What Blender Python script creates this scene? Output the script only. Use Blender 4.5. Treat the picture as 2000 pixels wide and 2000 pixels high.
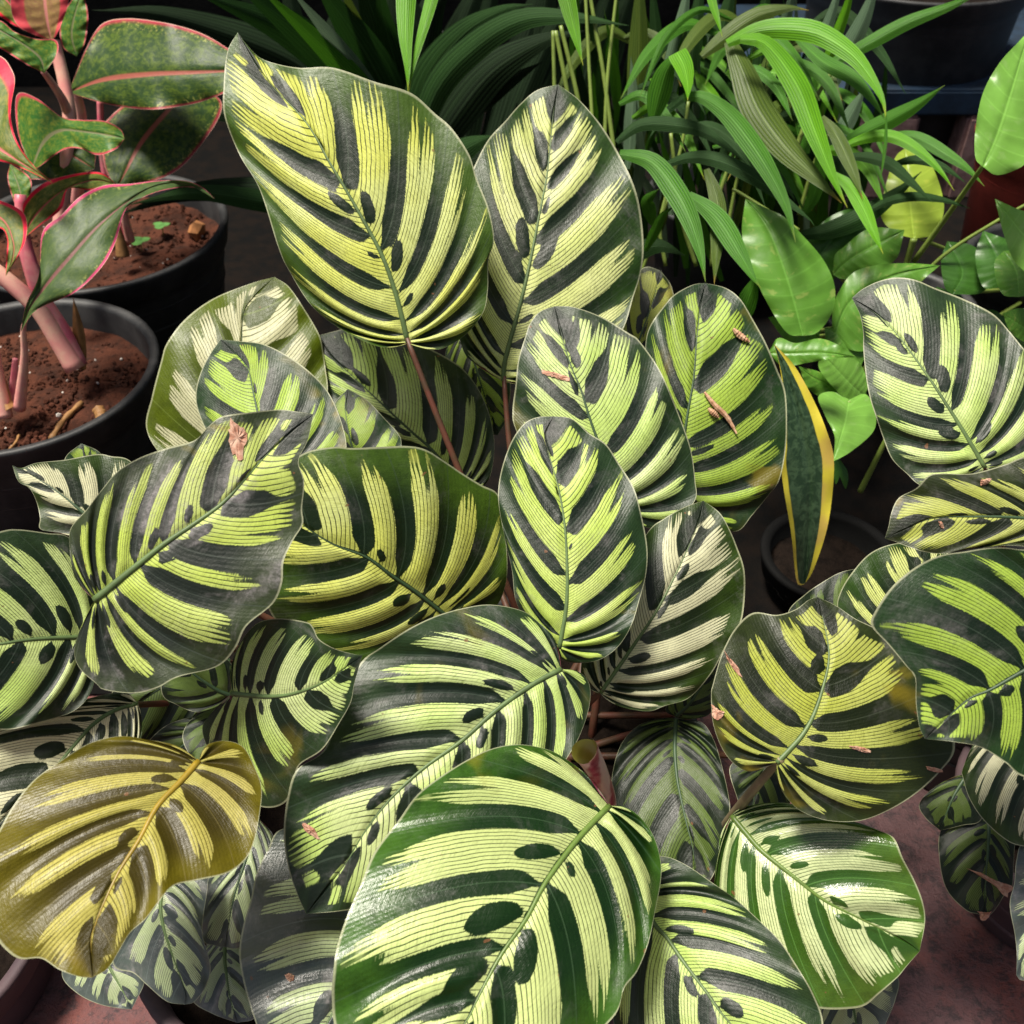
import bpy, math, random
import numpy as np
from mathutils import Vector, noise as mnoise

# ------------------------------------------------------------------ camera
for o in list(bpy.data.objects):
    bpy.data.objects.remove(o)
scn = bpy.context.scene
COL = scn.collection
PITCH = math.radians(42.0)
HFOV = math.radians(53.0)
CAM = np.array([0.0, 0.0, 0.85])
FPX = 1000.0 / math.tan(HFOV / 2)
RIGHT = np.array([1.0, 0, 0])
UP = np.array([0, math.sin(PITCH), math.cos(PITCH)])
FWD = np.array([0, math.cos(PITCH), -math.sin(PITCH)])
cd = bpy.data.cameras.new('camera')
cam = bpy.data.objects.new('camera', cd)
COL.objects.link(cam)
cam.location = CAM
cam.rotation_euler = (math.pi / 2 - PITCH, 0, 0)
cd.angle = HFOV
cd.clip_start = 0.02
cd.clip_end = 200
cd.dof.use_dof = True
cd.dof.focus_distance = 0.70
cd.dof.aperture_fstop = 13
scn.camera = cam

# ------------------------------------------------------------------ sky, sun, exposure
SUN_EL, SUN_AZ = 73.0, -88.0         # azimuth measured from +Y (away from camera) towards +X
w = bpy.data.worlds.new('World')
scn.world = w
w.use_nodes = True
wn = w.node_tree.nodes
bg = wn['Background']
sky = wn.new('ShaderNodeTexSky')
sky.sky_type = 'NISHITA'
sky.sun_disc = False
sky.sun_elevation = math.radians(SUN_EL)
sky.sun_rotation = math.radians(SUN_AZ)
sky.air_density = 1.0
sky.dust_density = 6.0
sky.ozone_density = 0.3
w.node_tree.links.new(sky.outputs[0], bg.inputs[0])
bg.inputs[1].default_value = 0.05
sl = bpy.data.lights.new('sun', 'SUN')
sl.energy = 4.0
sl.angle = math.radians(15)
sl.color = (1.0, 0.94, 0.83)
sun = bpy.data.objects.new('sun', sl)
COL.objects.link(sun)
_el, _az = math.radians(SUN_EL), math.radians(SUN_AZ)
_dir = Vector((math.sin(_az) * math.cos(_el), math.cos(_az) * math.cos(_el), math.sin(_el)))
sun.rotation_euler = _dir.to_track_quat('Z', 'Y').to_euler()
scn.view_settings.view_transform = 'Standard'
scn.view_settings.look = 'None'
scn.view_settings.exposure = 0.98
scn.view_settings.gamma = 1.0
scn.view_settings.use_curve_mapping = False
scn.render.engine = 'CYCLES'
scn.cycles.max_bounces = 8

rng = np.random.default_rng(11)
random.seed(5)

def W(px, py, d):
    """photograph pixel (2000 wide) and distance along the view axis -> world point(s)"""
    px, py, d = np.asarray(px, float), np.asarray(py, float), np.asarray(d, float)
    a = (px - 1000) / FPX
    b = (1000 - py) / FPX
    return CAM + d[..., None] * (FWD + a[..., None] * RIGHT + b[..., None] * UP)

def Wz(px, py, z):
    """where the ray through a pixel meets height z"""
    b = (1000 - py) / FPX
    d = (z - CAM[2]) / (FWD[2] + b * UP[2])
    return W(px, py, d)

# ------------------------------------------------------------------ node helpers
class NT:
    def __init__(self, name):
        self.m = bpy.data.materials.new(name)
        self.m.use_nodes = True
        self.t = self.m.node_tree
        self.n = self.t.nodes
        self.bsdf = self.n['Principled BSDF']
        self.out = self.n['Material Output']
    def link(self, a, b):
        self.t.links.new(a, b)
    def put(self, sock, v):
        if hasattr(v, 'is_output'):
            self.link(v, sock)
        elif isinstance(v, tuple) and len(v) == 3 and sock.type == 'RGBA':
            sock.default_value = (*v, 1)
        else:
            sock.default_value = v
    def math(self, op, a, b=0.0, c=None, clamp=False):
        x = self.n.new('ShaderNodeMath')
        x.operation = op
        x.use_clamp = clamp
        self.put(x.inputs[0], a)
        self.put(x.inputs[1], b)
        if c is not None:
            self.put(x.inputs[2], c)
        return x.outputs[0]
    def ss(self, v, lo, hi, a=0.0, b=1.0):
        x = self.n.new('ShaderNodeMapRange')
        x.interpolation_type = 'SMOOTHSTEP'
        self.put(x.inputs[0], v)
        self.put(x.inputs[1], lo)
        self.put(x.inputs[2], hi)
        self.put(x.inputs[3], a)
        self.put(x.inputs[4], b)
        return x.outputs[0]
    def mix(self, f, a, b, mode='MIX'):
        x = self.n.new('ShaderNodeMix')
        x.data_type = 'RGBA'
        x.blend_type = mode
        self.put(x.inputs[0], f)
        self.put(x.inputs[6], a)
        self.put(x.inputs[7], b)
        return x.outputs[2]
    def attr(self, name):
        x = self.n.new('ShaderNodeAttribute')
        x.attribute_name = name
        return x
    def sep(self, v):
        x = self.n.new('ShaderNodeSeparateXYZ')
        self.link(v, x.inputs[0])
        return x.outputs
    def comb(self, x_, y_, z_):
        x = self.n.new('ShaderNodeCombineXYZ')
        self.put(x.inputs[0], x_)
        self.put(x.inputs[1], y_)
        self.put(x.inputs[2], z_)
        return x.outputs[0]
    def noise(self, vec, scale, detail=2.0, rough=0.5, dist=0.0):
        x = self.n.new('ShaderNodeTexNoise')
        if vec is not None:
            self.link(vec, x.inputs['Vector'])
        x.inputs['Scale'].default_value = scale
        x.inputs['Detail'].default_value = detail
        x.inputs['Roughness'].default_value = rough
        x.inputs['Distortion'].default_value = dist
        return x.outputs[0]
    def coords(self):
        """object coordinates shifted per object"""
        tc = self.n.new('ShaderNodeTexCoord')
        oi = self.n.new('ShaderNodeObjectInfo')
        v = self.n.new('ShaderNodeVectorMath')
        v.operation = 'ADD'
        self.link(tc.outputs['Object'], v.inputs[0])
        r = self.math('MULTIPLY', oi.outputs['Random'], 17.0)
        self.link(self.comb(r, r, r), v.inputs[1])
        return v.outputs[0], oi.outputs['Random']
    def bump(self, h, strength, dist=0.001):
        x = self.n.new('ShaderNodeBump')
        x.inputs['Strength'].default_value = strength
        x.inputs['Distance'].default_value = dist
        self.link(h, x.inputs['Height'])
        self.link(x.outputs[0], self.bsdf.inputs['Normal'])
        return x.outputs[0]
    def leaf_surface(self, col, rough, trans_col, trans=0.3, normal=None, spec=0.5):
        self.put(self.bsdf.inputs['Base Color'], col)
        self.put(self.bsdf.inputs['Roughness'], rough)
        self.bsdf.inputs['Specular IOR Level'].default_value = spec
        tr = self.n.new('ShaderNodeBsdfTranslucent')
        self.put(tr.inputs[0], trans_col)
        if normal is not None:
            self.link(normal, tr.inputs['Normal'])
        mx = self.n.new('ShaderNodeMixShader')
        self.put(mx.inputs[0], trans)
        self.link(self.bsdf.outputs[0], mx.inputs[1])
        self.link(tr.outputs[0], mx.inputs[2])
        self.link(mx.outputs[0], self.out.inputs[0])

def peacock_mat(name, light, dark, edge, rough=0.42, dust_sheen=0.3, yellow=0.0, trans=0.25,
                light2=None, spec=0.34):
    m = NT(name)
    co, rnd = m.coords()
    qt = m.sep(m.attr('qt').outputs['Vector'])
    q, t = qt[0], qt[1]
    fld = m.attr('fld').outputs['Fac']
    bc = m.attr('bc').outputs['Fac']
    side = m.math('MULTIPLY', qt[2], 7.3)
    roff = m.math('MULTIPLY', rnd, 31.0)
    # teeth along the lines: fine in t, coarse in q
    v1 = m.comb(m.math('MULTIPLY', q, 64.0), m.math('MULTIPLY_ADD', t, 110.0, roff), side)
    jag = m.math('SUBTRACT', m.noise(v1, 1.0, 2.0, 0.7), 0.5)
    low = m.math('SUBTRACT', m.noise(co, 45.0, 2.0), 0.5)
    f = m.math('MULTIPLY_ADD', jag, 0.008, fld)
    f = m.math('MULTIPLY_ADD', low, 0.006, f)
    mask = m.ss(f, -0.0016, 0.0016)
    # fine dark lines that run with the veins and thicken towards the margin
    wob = m.math('MULTIPLY_ADD', m.noise(co, 60.0, 1.0), 0.008, q)
    fr = m.math('FRACT', m.math('MULTIPLY', wob, 92.0))
    tri = m.math('ABSOLUTE', m.math('SUBTRACT', fr, 0.5))          # 0 in the line's middle
    jl = m.math('MULTIPLY_ADD', jag, 0.10, tri)
    vq = m.comb(m.math('MULTIPLY', q, 70.0), roff, side)
    per = m.math('SUBTRACT', m.noise(vq, 1.0, 2.0, 0.6), 0.5)
    wid = m.ss(m.math('MULTIPLY_ADD', per, 0.14, t), 0.76, 1.0, 0.094, 0.40)
    ln = m.math('SUBTRACT', 1.0, m.ss(jl, m.math('SUBTRACT', wid, 0.05), m.math('ADD', wid, 0.06)))
    lnk = m.math('MULTIPLY', m.math('MULTIPLY', ln, m.ss(t, 0.0, 0.9, 0.92, 0.98)), m.ss(m.noise(co, 55.0, 2.0), 0.30, 0.5, 0.5, 1.0))
    # fine cross ticks in the pale bands
    v2 = m.comb(m.math('MULTIPLY', q, 40.0), m.math('MULTIPLY_ADD', t, 150.0, roff), side)
    tick = m.noise(v2, 1.0, 1.0, 0.6)
    l2 = light2 or tuple(c * 0.72 for c in light)
    lc = m.mix(m.ss(m.noise(co, 14.0, 2.0), 0.35, 0.7), light, l2)
    lc = m.mix(m.ss(tick, 0.48, 0.70, 0.0, 0.55), lc, tuple(c * 0.45 for c in light))
    lc = m.mix(m.ss(t, 0.80, 0.98, 0.0, 0.6), lc, tuple(0.5 * a + 0.6 * b for a, b in zip(light, edge)))
    dk = m.mix(m.ss(t, 0.55, 0.97), dark, edge)
    dk = m.mix(m.ss(m.noise(co, 70.0, 4.0, 0.7), 0.4, 0.75, 0.0, 0.5), dk, tuple(c * 0.55 for c in dark))
    # thin pale vein in the middle of each dark band
    vein = m.math('SUBTRACT', 1.0, m.ss(m.math('ABSOLUTE', bc), 0.0006, 0.0026))
    vein = m.math('MULTIPLY', vein, 0.45)
    dk = m.mix(vein, dk, tuple(min(1, c * 3 + 0.03) for c in dark))
    col = m.mix(lnk, lc, dk)
    col = m.mix(mask, col, dk)
    # pale dusting, plus sheen painted into the colour on one side of each band
    ds = m.ss(m.noise(co, 26.0, 5.0, 0.68, 0.6), 0.50, 0.68)
    ds2 = m.ss(m.noise(co, 300.0, 3.0, 0.7), 0.40, 0.68)
    dsf = m.math('MULTIPLY', m.math('MULTIPLY', ds, m.math('MULTIPLY_ADD', ds2, 0.6, 0.4)), dust_sheen)
    sheen_flank = m.ss(bc, -0.004, 0.012, 0.35, 1.0)
    dsf = m.math('MULTIPLY', dsf, m.math('MAXIMUM', sheen_flank, m.ss(t, 0.75, 0.95)))
    col = m.mix(dsf, col, (0.31, 0.285, 0.29))
    if yellow > 0:
        ye = m.ss(m.noise(co, 17.0, 3.0, 0.6, 0.5), 0.60, 0.70)
        ye = m.math('MULTIPLY', m.math('MULTIPLY', ye, m.ss(t, 0.35, 0.8)), yellow)
        col = m.mix(ye, col, (0.27, 0.20, 0.012))
    # brown specks
    sp = m.ss(m.noise(co, 120.0, 1.0), 0.785, 0.80)
    col = m.mix(m.math('MULTIPLY', sp, 0.7), col, (0.16, 0.07, 0.03))
    # pale dry rim of the margin
    col = m.mix(m.ss(t, 0.984, 0.994, 0.0, 0.7), col, (0.34, 0.35, 0.22))
    geo = m.n.new('ShaderNodeNewGeometry')
    back = geo.outputs['Backfacing']
    under = m.mix(mask, (0.28, 0.24, 0.18), (0.10, 0.018, 0.03))
    colf = m.mix(back, col, under)
    tcol = m.mix(mask, m.mix(lnk, light, edge), tuple(c * 1.4 for c in edge))
    h = m.math('MULTIPLY_ADD', tri, 0.28, m.math('MULTIPLY', tick, 0.3))
    h = m.math('MULTIPLY_ADD', m.noise(co, 160.0, 4.0, 0.65), 1.2, h)
    nm = m.bump(h, 0.42, 0.0009)
    rg = m.math('MULTIPLY_ADD', m.noise(co, 60.0, 3.0), 0.24, rough - 0.12)
    rg = m.math('MULTIPLY_ADD', dsf, 0.25, rg)
    m.leaf_surface(colf, rg, tcol, m.ss(mask, 0.0, 1.0, trans * 1.5, trans * 0.45), nm, spec)
    return m.m

PM = {
 # light stripes, dark bands, margin
 'gold':  peacock_mat('leaf_gold',  (0.70, 0.75, 0.15), (0.0034, 0.0113, 0.0023), (0.0403, 0.0821, 0.0064), dust_sheen=0.14, light2=(0.69, 0.77, 0.29)),
 'cream': peacock_mat('leaf_cream', (0.66, 0.74, 0.24), (0.0044, 0.0122, 0.0027), (0.0178, 0.0455, 0.0048), dust_sheen=0.21, light2=(0.72, 0.75, 0.36)),
 'lime':  peacock_mat('leaf_lime',  (0.52, 0.68, 0.13), (0.0031, 0.0097, 0.0035), (0.0128, 0.0321, 0.0087), dust_sheen=0.26, yellow=0.55, light2=(0.60, 0.71, 0.22)),
 'green': peacock_mat('leaf_green', (0.38, 0.55, 0.075), (0.0027, 0.0092, 0.0027), (0.0107, 0.0321, 0.0070), dust_sheen=0.19, yellow=0.35),
 'pale':  peacock_mat('leaf_pale',  (0.50, 0.68, 0.17), (0.0044, 0.0113, 0.0049), (0.0164, 0.0353, 0.0109), dust_sheen=0.32, yellow=0.2, light2=(0.62, 0.72, 0.33)),
 'white': peacock_mat('leaf_white', (0.72, 0.72, 0.46), (0.0048, 0.0113, 0.0025), (0.0214, 0.0440, 0.0040), dust_sheen=0.19),
 'olive': peacock_mat('leaf_olive', (0.74, 0.74, 0.46), (0.0360, 0.0520, 0.0020), (0.0620, 0.0880, 0.0030), dust_sheen=0.03, rough=0.36, trans=0.3, spec=0.2),
 'amber': peacock_mat('leaf_amber', (0.52, 0.48, 0.11), (0.036, 0.028, 0.0012), (0.095, 0.080, 0.0020), dust_sheen=0.02, rough=0.36, spec=0.3, yellow=0.5, trans=0.3, light2=(0.55, 0.49, 0.15)),
 'fresh': peacock_mat('leaf_fresh', (0.66, 0.78, 0.30), (0.0042, 0.0178, 0.0024), (0.0312, 0.0861, 0.0072), dust_sheen=0.14, rough=0.30, yellow=0.25),
 'gloss': peacock_mat('leaf_gloss', (0.68, 0.78, 0.40), (0.0251, 0.0703, 0.0074), (0.0562, 0.1162, 0.0120), dust_sheen=0.00, rough=0.21, spec=0.6),
 'dusty': peacock_mat('leaf_dusty', (0.53, 0.66, 0.12), (0.0112, 0.0161, 0.0112), (0.0328, 0.0459, 0.0187), dust_sheen=0.55, yellow=0.7, light2=(0.60, 0.70, 0.22)),
 'shade': peacock_mat('leaf_shade', (0.13, 0.20, 0.045), (0.0031, 0.0079, 0.0030), (0.0080, 0.0164, 0.0062), dust_sheen=0.17),
 'dull':  peacock_mat('leaf_dull',  (0.42, 0.47, 0.07), (0.0051, 0.0089, 0.0022), (0.0178, 0.0267, 0.0048), dust_sheen=0.19, yellow=0.4, light2=(0.46, 0.50, 0.15)),
 'gray':  peacock_mat('leaf_gray',  (0.56, 0.68, 0.36), (0.0275, 0.0375, 0.0350), (0.0660, 0.0840, 0.0720), dust_sheen=0.60, rough=0.33, spec=0.65),  # higher amount also paints the silvery sheen into the colour
}

def simple_mat(name, col, rough=0.6, var=0.35, scale=30, bumps=0.3, bscale=120, bdist=0.001, spec=0.4, col2=None, detail=5):
    m = NT(name)
    co, rnd = m.coords()
    n = m.noise(co, scale, detail, 0.65)
    c2 = col2 or tuple(c * (1 - var) for c in col)
    c = m.mix(m.ss(n, 0.35, 0.68), col, c2)
    m.put(m.bsdf.inputs['Base Color'], c)
    m.put(m.bsdf.inputs['Roughness'], m.math('MULTIPLY_ADD', n, 0.2, rough - 0.1))
    m.bsdf.inputs['Specular IOR Level'].default_value = spec
    if bumps:
        m.bump(m.noise(co, bscale, 4.0, 0.7), bumps, bdist)
    return m.m

def aglaonema_mat(name, base, mott, rim, rib, rim_w=0.90, rough=0.38):
    m = NT(name)
    co, rnd = m.coords()
    qt = m.sep(m.attr('qt').outputs['Vector'])
    t = qt[1]
    vv = m.comb(m.math('MULTIPLY', qt[0], 9.0), m.math('MULTIPLY', t, 3.0), qt[2])
    n1 = m.noise(vv, 3.0, 5.0, 0.7, 0.8)
    n2 = m.noise(co, 140.0, 4.0, 0.7)
    c = m.mix(m.ss(m.math('MULTIPLY_ADD', n2, 0.5, m.math('MULTIPLY', n1, 0.7)), 0.52, 0.74), base, mott)
    sp = m.math('MULTIPLY', m.ss(m.noise(co, 260.0, 2.0, 0.6), 0.55, 0.66), m.ss(t, 0.70, 0.92))
    c = m.mix(m.math('MULTIPLY', sp, 0.55), c, (0.46, 0.46, 0.12))
    rn = m.math('MULTIPLY_ADD', m.math('SUBTRACT', n1, 0.5), 0.10, t)
    c = m.mix(m.ss(rn, rim_w - 0.05, rim_w + 0.03), c, rim)
    c = m.mix(m.ss(t, 0.985, 0.995), c, (0.62, 0.40, 0.30))
    c = m.mix(m.ss(t, 0.03, 0.075, 1.0, 0.0), c, rib)
    h = m.math('MULTIPLY_ADD', n1, 1.0, n2)
    nm = m.bump(h, 0.35, 0.001)
    m.leaf_surface(c, m.math('MULTIPLY_ADD', n2, 0.2, rough - 0.05), c, 0.18, nm, 0.22)
    return m.m

AM = {
 'dark': aglaonema_mat('aglaonema_dark', (0.020, 0.050, 0.012), (0.075, 0.120, 0.014), (0.34, 0.030, 0.055), (0.30, 0.085, 0.06), 0.955),
 'mid':  aglaonema_mat('aglaonema_mid', (0.035, 0.125, 0.020), (0.15, 0.21, 0.025), (0.50, 0.04, 0.08), (0.20, 0.20, 0.10), 0.93),
 'red':  aglaonema_mat('aglaonema_red', (0.080, 0.125, 0.022), (0.20, 0.20, 0.04), (0.70, 0.02, 0.055), (0.45, 0.10, 0.09), 0.80),
 'pink': aglaonema_mat('aglaonema_pink', (0.30, 0.17, 0.075), (0.36, 0.24, 0.08), (0.58, 0.07, 0.085), (0.62, 0.24, 0.20), 0.62),
 'lower': aglaonema_mat('aglaonema_lower', (0.040, 0.075, 0.022), (0.070, 0.110, 0.026), (0.52, 0.045, 0.15), (0.16, 0.060, 0.055), 0.935),
}

def blade_mat(name, base, base2, rough=0.35, tipc=None, trans=0.2, freq=7.0):
    m = NT(name)
    co, rnd = m.coords()
    qt = m.sep(m.attr('qt').outputs['Vector'])
    q, t = qt[0], qt[1]
    v = m.comb(m.math('MULTIPLY', q, 1.2), m.math('MULTIPLY', t, freq), m.math('MULTIPLY', rnd, 9.0))
    st = m.noise(v, 2.0, 3.0, 0.6)
    c = m.mix(m.ss(st, 0.35, 0.7), base, base2)
    rib = m.math('ABSOLUTE', m.math('SUBTRACT', m.math('FRACT', m.math('MULTIPLY', m.math('ADD', t, 1.0), 4.5)), 0.5))
    c = m.mix(m.ss(rib, 0.04, 0.20, 0.5, 0.0), c, tuple(min(1, x * 1.7 + 0.01) for x in base))
    pv = m.math('ABSOLUTE', m.math('SUBTRACT', m.math('ABSOLUTE', t), 0.02))
    c = m.mix(m.ss(pv, 0.01, 0.06, 0.45, 0.0), c, tuple(min(1, x * 1.8 + 0.02) for x in base))
    c = m.mix(m.ss(m.noise(co, 9.0, 2.0), 0.50, 0.75, 0.0, 0.6), c, tuple(x * 0.5 for x in base))
    if tipc:
        c = m.mix(m.ss(q, 0.90, 0.985), c, tipc)
    h = m.math('MULTIPLY', m.math('FRACT', m.math('MULTIPLY', t, 6.0)), 1.0)
    nm = m.bump(m.math('ADD', m.math('MULTIPLY', st, 0.6), m.math('MULTIPLY', rib, 1.0)), 0.55, 0.0008)
    m.leaf_surface(c, m.math('MULTIPLY_ADD', st, 0.25, rough - 0.08), tuple(x * 1.4 for x in base), trans, nm, 0.16)
    return m.m

BM = {
 'bright': blade_mat('blade_bright', (0.088, 0.245, 0.006), (0.045, 0.16, 0.006), tipc=(0.24, 0.28, 0.03)),
 'mid':    blade_mat('blade_mid', (0.044, 0.145, 0.008), (0.022, 0.085, 0.007), tipc=(0.12, 0.18, 0.03), rough=0.42),
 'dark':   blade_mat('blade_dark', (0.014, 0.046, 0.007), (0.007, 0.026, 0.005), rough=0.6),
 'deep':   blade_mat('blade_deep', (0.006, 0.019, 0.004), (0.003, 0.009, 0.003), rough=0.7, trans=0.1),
 'olive':  blade_mat('blade_olive', (0.060, 0.095, 0.012), (0.030, 0.060, 0.010), tipc=(0.22, 0.16, 0.03)),
 'silver': blade_mat('blade_silver', (0.105, 0.165, 0.095), (0.050, 0.095, 0.050), rough=0.28),
}

def pothos_mat(name, base, var, rough=0.36):
    m = NT(name)
    co, rnd = m.coords()
    qt = m.sep(m.attr('qt').outputs['Vector'])
    v = m.comb(m.math('MULTIPLY', qt[0], 16.0), m.math('MULTIPLY', qt[1], 2.0), m.math('MULTIPLY_ADD', rnd, 20.0, qt[2]))
    n1 = m.noise(v, 1.0, 3.0, 0.6, 0.4)
    c = m.mix(m.ss(n1, 0.57, 0.68, 0.0, 0.6), base, var)
    vl = m.math('ABSOLUTE', m.math('SUBTRACT', m.math('FRACT', m.math('MULTIPLY', qt[0], 9.0)), 0.5))
    c = m.mix(m.ss(vl, 0.02, 0.07, 0.35, 0.0), c, tuple(min(1, x * 1.5 + 0.015) for x in base))
    c = m.mix(m.ss(m.noise(co, 40.0, 3.0), 0.4, 0.75, 0.0, 0.6), c, tuple(x * 0.6 for x in base))
    c = m.mix(m.ss(qt[1], 0.015, 0.04, 0.5, 0.0), c, tuple(min(1, x * 1.6 + 0.02) for x in base))
    h = m.math('SINE', m.math('MULTIPLY', qt[0], 70.0))
    nm = m.bump(m.math('MULTIPLY_ADD', m.noise(co, 90.0, 3.0), 2.0, m.math('MULTIPLY', h, 0.5)), 0.15, 0.001)
    m.leaf_surface(c, m.math('MULTIPLY_ADD', n1, 0.15, rough - 0.08), tuple(x * 1.3 for x in base), 0.25, nm, 0.3)
    return m.m

HM = {
 'green': pothos_mat('pothos_green', (0.090, 0.225, 0.026), (0.26, 0.34, 0.08)),
 'light': pothos_mat('pothos_light', (0.150, 0.33, 0.050), (0.20, 0.36, 0.09)),
 'yellow': pothos_mat('pothos_yellow', (0.24, 0.34, 0.035), (0.34, 0.40, 0.05)),
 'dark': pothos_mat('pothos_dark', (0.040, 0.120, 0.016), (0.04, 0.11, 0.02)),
}

M = {
 'rib_green': simple_mat('rib_green', (0.085, 0.135, 0.045), 0.5, 0.3, 60, 0.2),
 'rib_dark': simple_mat('rib_dark', (0.030, 0.062, 0.026), 0.5, 0.3, 60, 0.2),
 'rib_bright': simple_mat('rib_bright', (0.095, 0.155, 0.028), 0.4, 0.3, 60, 0.2),
 'rib_amber': simple_mat('rib_amber', (0.25, 0.17, 0.012), 0.4, 0.3, 60, 0.2),
 'petiole': simple_mat('petiole_red', (0.105, 0.034, 0.022), 0.5, 0.4, 60, 0.3, col2=(0.06, 0.035, 0.018)),
 'petiole_tan': simple_mat('petiole_tan', (0.21, 0.16, 0.09), 0.5, 0.3, 60, 0.3),
 'pink_stem': simple_mat('pink_stem', (0.60, 0.24, 0.22), 0.40, 0.3, 40, 0.25, col2=(0.62, 0.38, 0.28)),
 'rose_stem': simple_mat('rose_stem', (0.58, 0.11, 0.17), 0.40, 0.3, 40, 0.25, col2=(0.62, 0.25, 0.24)),
 'sheath': simple_mat('dry_sheath', (0.30, 0.15, 0.05), 0.65, 0.5, 50, 0.4),
 'green_stem': simple_mat('green_stem', (0.17, 0.24, 0.045), 0.4, 0.3, 40, 0.2),
 'pot': simple_mat('black_pot', (0.015, 0.016, 0.017), 0.55, 0.3, 25, 0.35, 220, 0.0008, col2=(0.034, 0.034, 0.034)),
 'pot_dusty': simple_mat('dusty_pot', (0.050, 0.034, 0.040), 0.72, 0.4, 18, 0.3, 200, 0.001, col2=(0.085, 0.052, 0.056)),
 'red_pot': simple_mat('red_pot', (0.27, 0.040, 0.028), 0.55, 0.4, 14, 0.2),
 'soil': simple_mat('soil', (0.075, 0.026, 0.015), 0.95, 0.6, 40, 1.0, 160, 0.004, spec=0.1, col2=(0.030, 0.014, 0.010)),
 'soil_dark': simple_mat('soil_dark', (0.011, 0.007, 0.005), 0.95, 0.6, 60, 1.0, 160, 0.004, spec=0.1),
 'crumb': simple_mat('soil_crumb', (0.085, 0.030, 0.018), 0.95, 0.6, 40, 0.6, 400, 0.002, spec=0.1, col2=(0.035, 0.016, 0.011)),
 'perlite': simple_mat('perlite', (0.60, 0.55, 0.50), 0.9, 0.3, 90, 0.3),
 'husk': simple_mat('dry_husk', (0.46, 0.29, 0.18), 0.8, 0.5, 260, 0.8, col2=(0.26, 0.12, 0.06)),
 'scar': simple_mat('dry_scar', (0.30, 0.135, 0.085), 0.85, 0.5, 220, 0.5, col2=(0.46, 0.30, 0.22)),
 'stone': simple_mat('orange_stone', (0.36, 0.15, 0.05), 0.8, 0.4, 50, 0.6),
 'weed': simple_mat('weed', (0.075, 0.20, 0.045), 0.5, 0.3, 60, 0.2),
 'blue': simple_mat('blue_paint', (0.014, 0.033, 0.062), 0.6, 0.5, 16, 0.3),
 'brick': simple_mat('brick_pink', (0.36, 0.22, 0.20), 0.9, 0.5, 40, 0.8, 180, 0.003, col2=(0.20, 0.11, 0.10)),
 'brick_red': simple_mat('brick_red', (0.14, 0.050, 0.045), 0.9, 0.5, 14, 0.8, 120, 0.004, col2=(0.055, 0.026, 0.026)),
 'snake_edge': simple_mat('snake_edge', (0.50, 0.42, 0.045), 0.45, 0.4, 22, 0.2, col2=(0.46, 0.34, 0.06)),
}

def floor_mat():
    m = NT('floor_stone')
    tc = m.n.new('ShaderNodeTexCoord')
    co = tc.outputs['Object']
    n1 = m.noise(co, 7.0, 6.0, 0.7, 0.0)
    n2 = m.noise(co, 60.0, 8.0, 0.8, 0.1)
    n3 = m.noise(co, 240.0, 3.0, 0.7)
    c = m.mix(m.ss(n1, 0.38, 0.64), (0.105, 0.052, 0.055), (0.165, 0.046, 0.036))
    c = m.mix(m.ss(n2, 0.47, 0.60, 0.0, 0.85), c, (0.030, 0.020, 0.023))
    c = m.mix(m.ss(n3, 0.60, 0.75, 0.0, 0.5), c, (0.19, 0.13, 0.12))
    m.put(m.bsdf.inputs['Base Color'], c)
    m.put(m.bsdf.inputs['Roughness'], m.math('MULTIPLY_ADD', n2, 0.4, 0.4))
    m.bump(m.math('ADD', n2, m.math('MULTIPLY', n3, 0.4)), 0.8, 0.004)
    return m.m
M['floor'] = floor_mat()
M['pot_shaded'] = simple_mat('shaded_pot', (0.004, 0.004, 0.004), 0.8, 0.3, 25, 0.3, 220, 0.0008, spec=0.1)  # near-black copy of the pot, shade of the gap put into its colour

def snake_mat():
    m = NT('snake_leaf')
    co, rnd = m.coords()
    qt = m.sep(m.attr('qt').outputs['Vector'])
    t = qt[1]
    v = m.comb(m.math('MULTIPLY', qt[0], 26.0), m.math('MULTIPLY', t, 2.5), 0.0)
    n1 = m.noise(v, 1.0, 4.0, 0.7, 1.0)
    c = m.mix(m.ss(n1, 0.42, 0.62), (0.012, 0.032, 0.014), (0.038, 0.075, 0.036))
    e = m.math('MULTIPLY_ADD', m.noise(co, 40.0, 2.0), 0.10, t)
    yel = m.mix(m.ss(m.noise(co, 30.0, 2.0), 0.45, 0.65), (0.50, 0.43, 0.04), (0.46, 0.33, 0.07))
    thr = m.math('MULTIPLY_ADD', qt[2], -0.13, 0.70)
    c = m.mix(m.ss(m.math('SUBTRACT', e, thr), 0.0, 0.05), c, yel)
    nm = m.bump(n1, 0.2, 0.001)
    m.leaf_surface(c, 0.38, c, 0.08, nm)
    return m.m
M['snake'] = snake_mat()

# ------------------------------------------------------------------ object helpers
def obj(name, verts, faces, mat, parent=None, loc=(0, 0, 0), smooth=True, edges=()):
    me = bpy.data.meshes.new(name)
    me.from_pydata([tuple(v) for v in np.asarray(verts).tolist()], list(edges), faces)
    if smooth:
        me.polygons.foreach_set('use_smooth', [True] * len(me.polygons))
    if mat is not None:
        me.materials.append(mat)
    me.update()
    o = bpy.data.objects.new(name, me)
    COL.objects.link(o)
    o.location = tuple(loc)
    if parent is not None:
        o.parent = parent
    return o

def thing(name, label, cat, loc, group=None):
    o = bpy.data.objects.new(name, None)
    o.empty_display_size = 0.03
    COL.objects.link(o)
    o.location = tuple(loc)
    tag(o, label, cat, group)
    return o

def tag(o, label, cat, group=None):
    o['label'] = label
    o['category'] = cat
    if group:
        o['group'] = group
    return o

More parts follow.
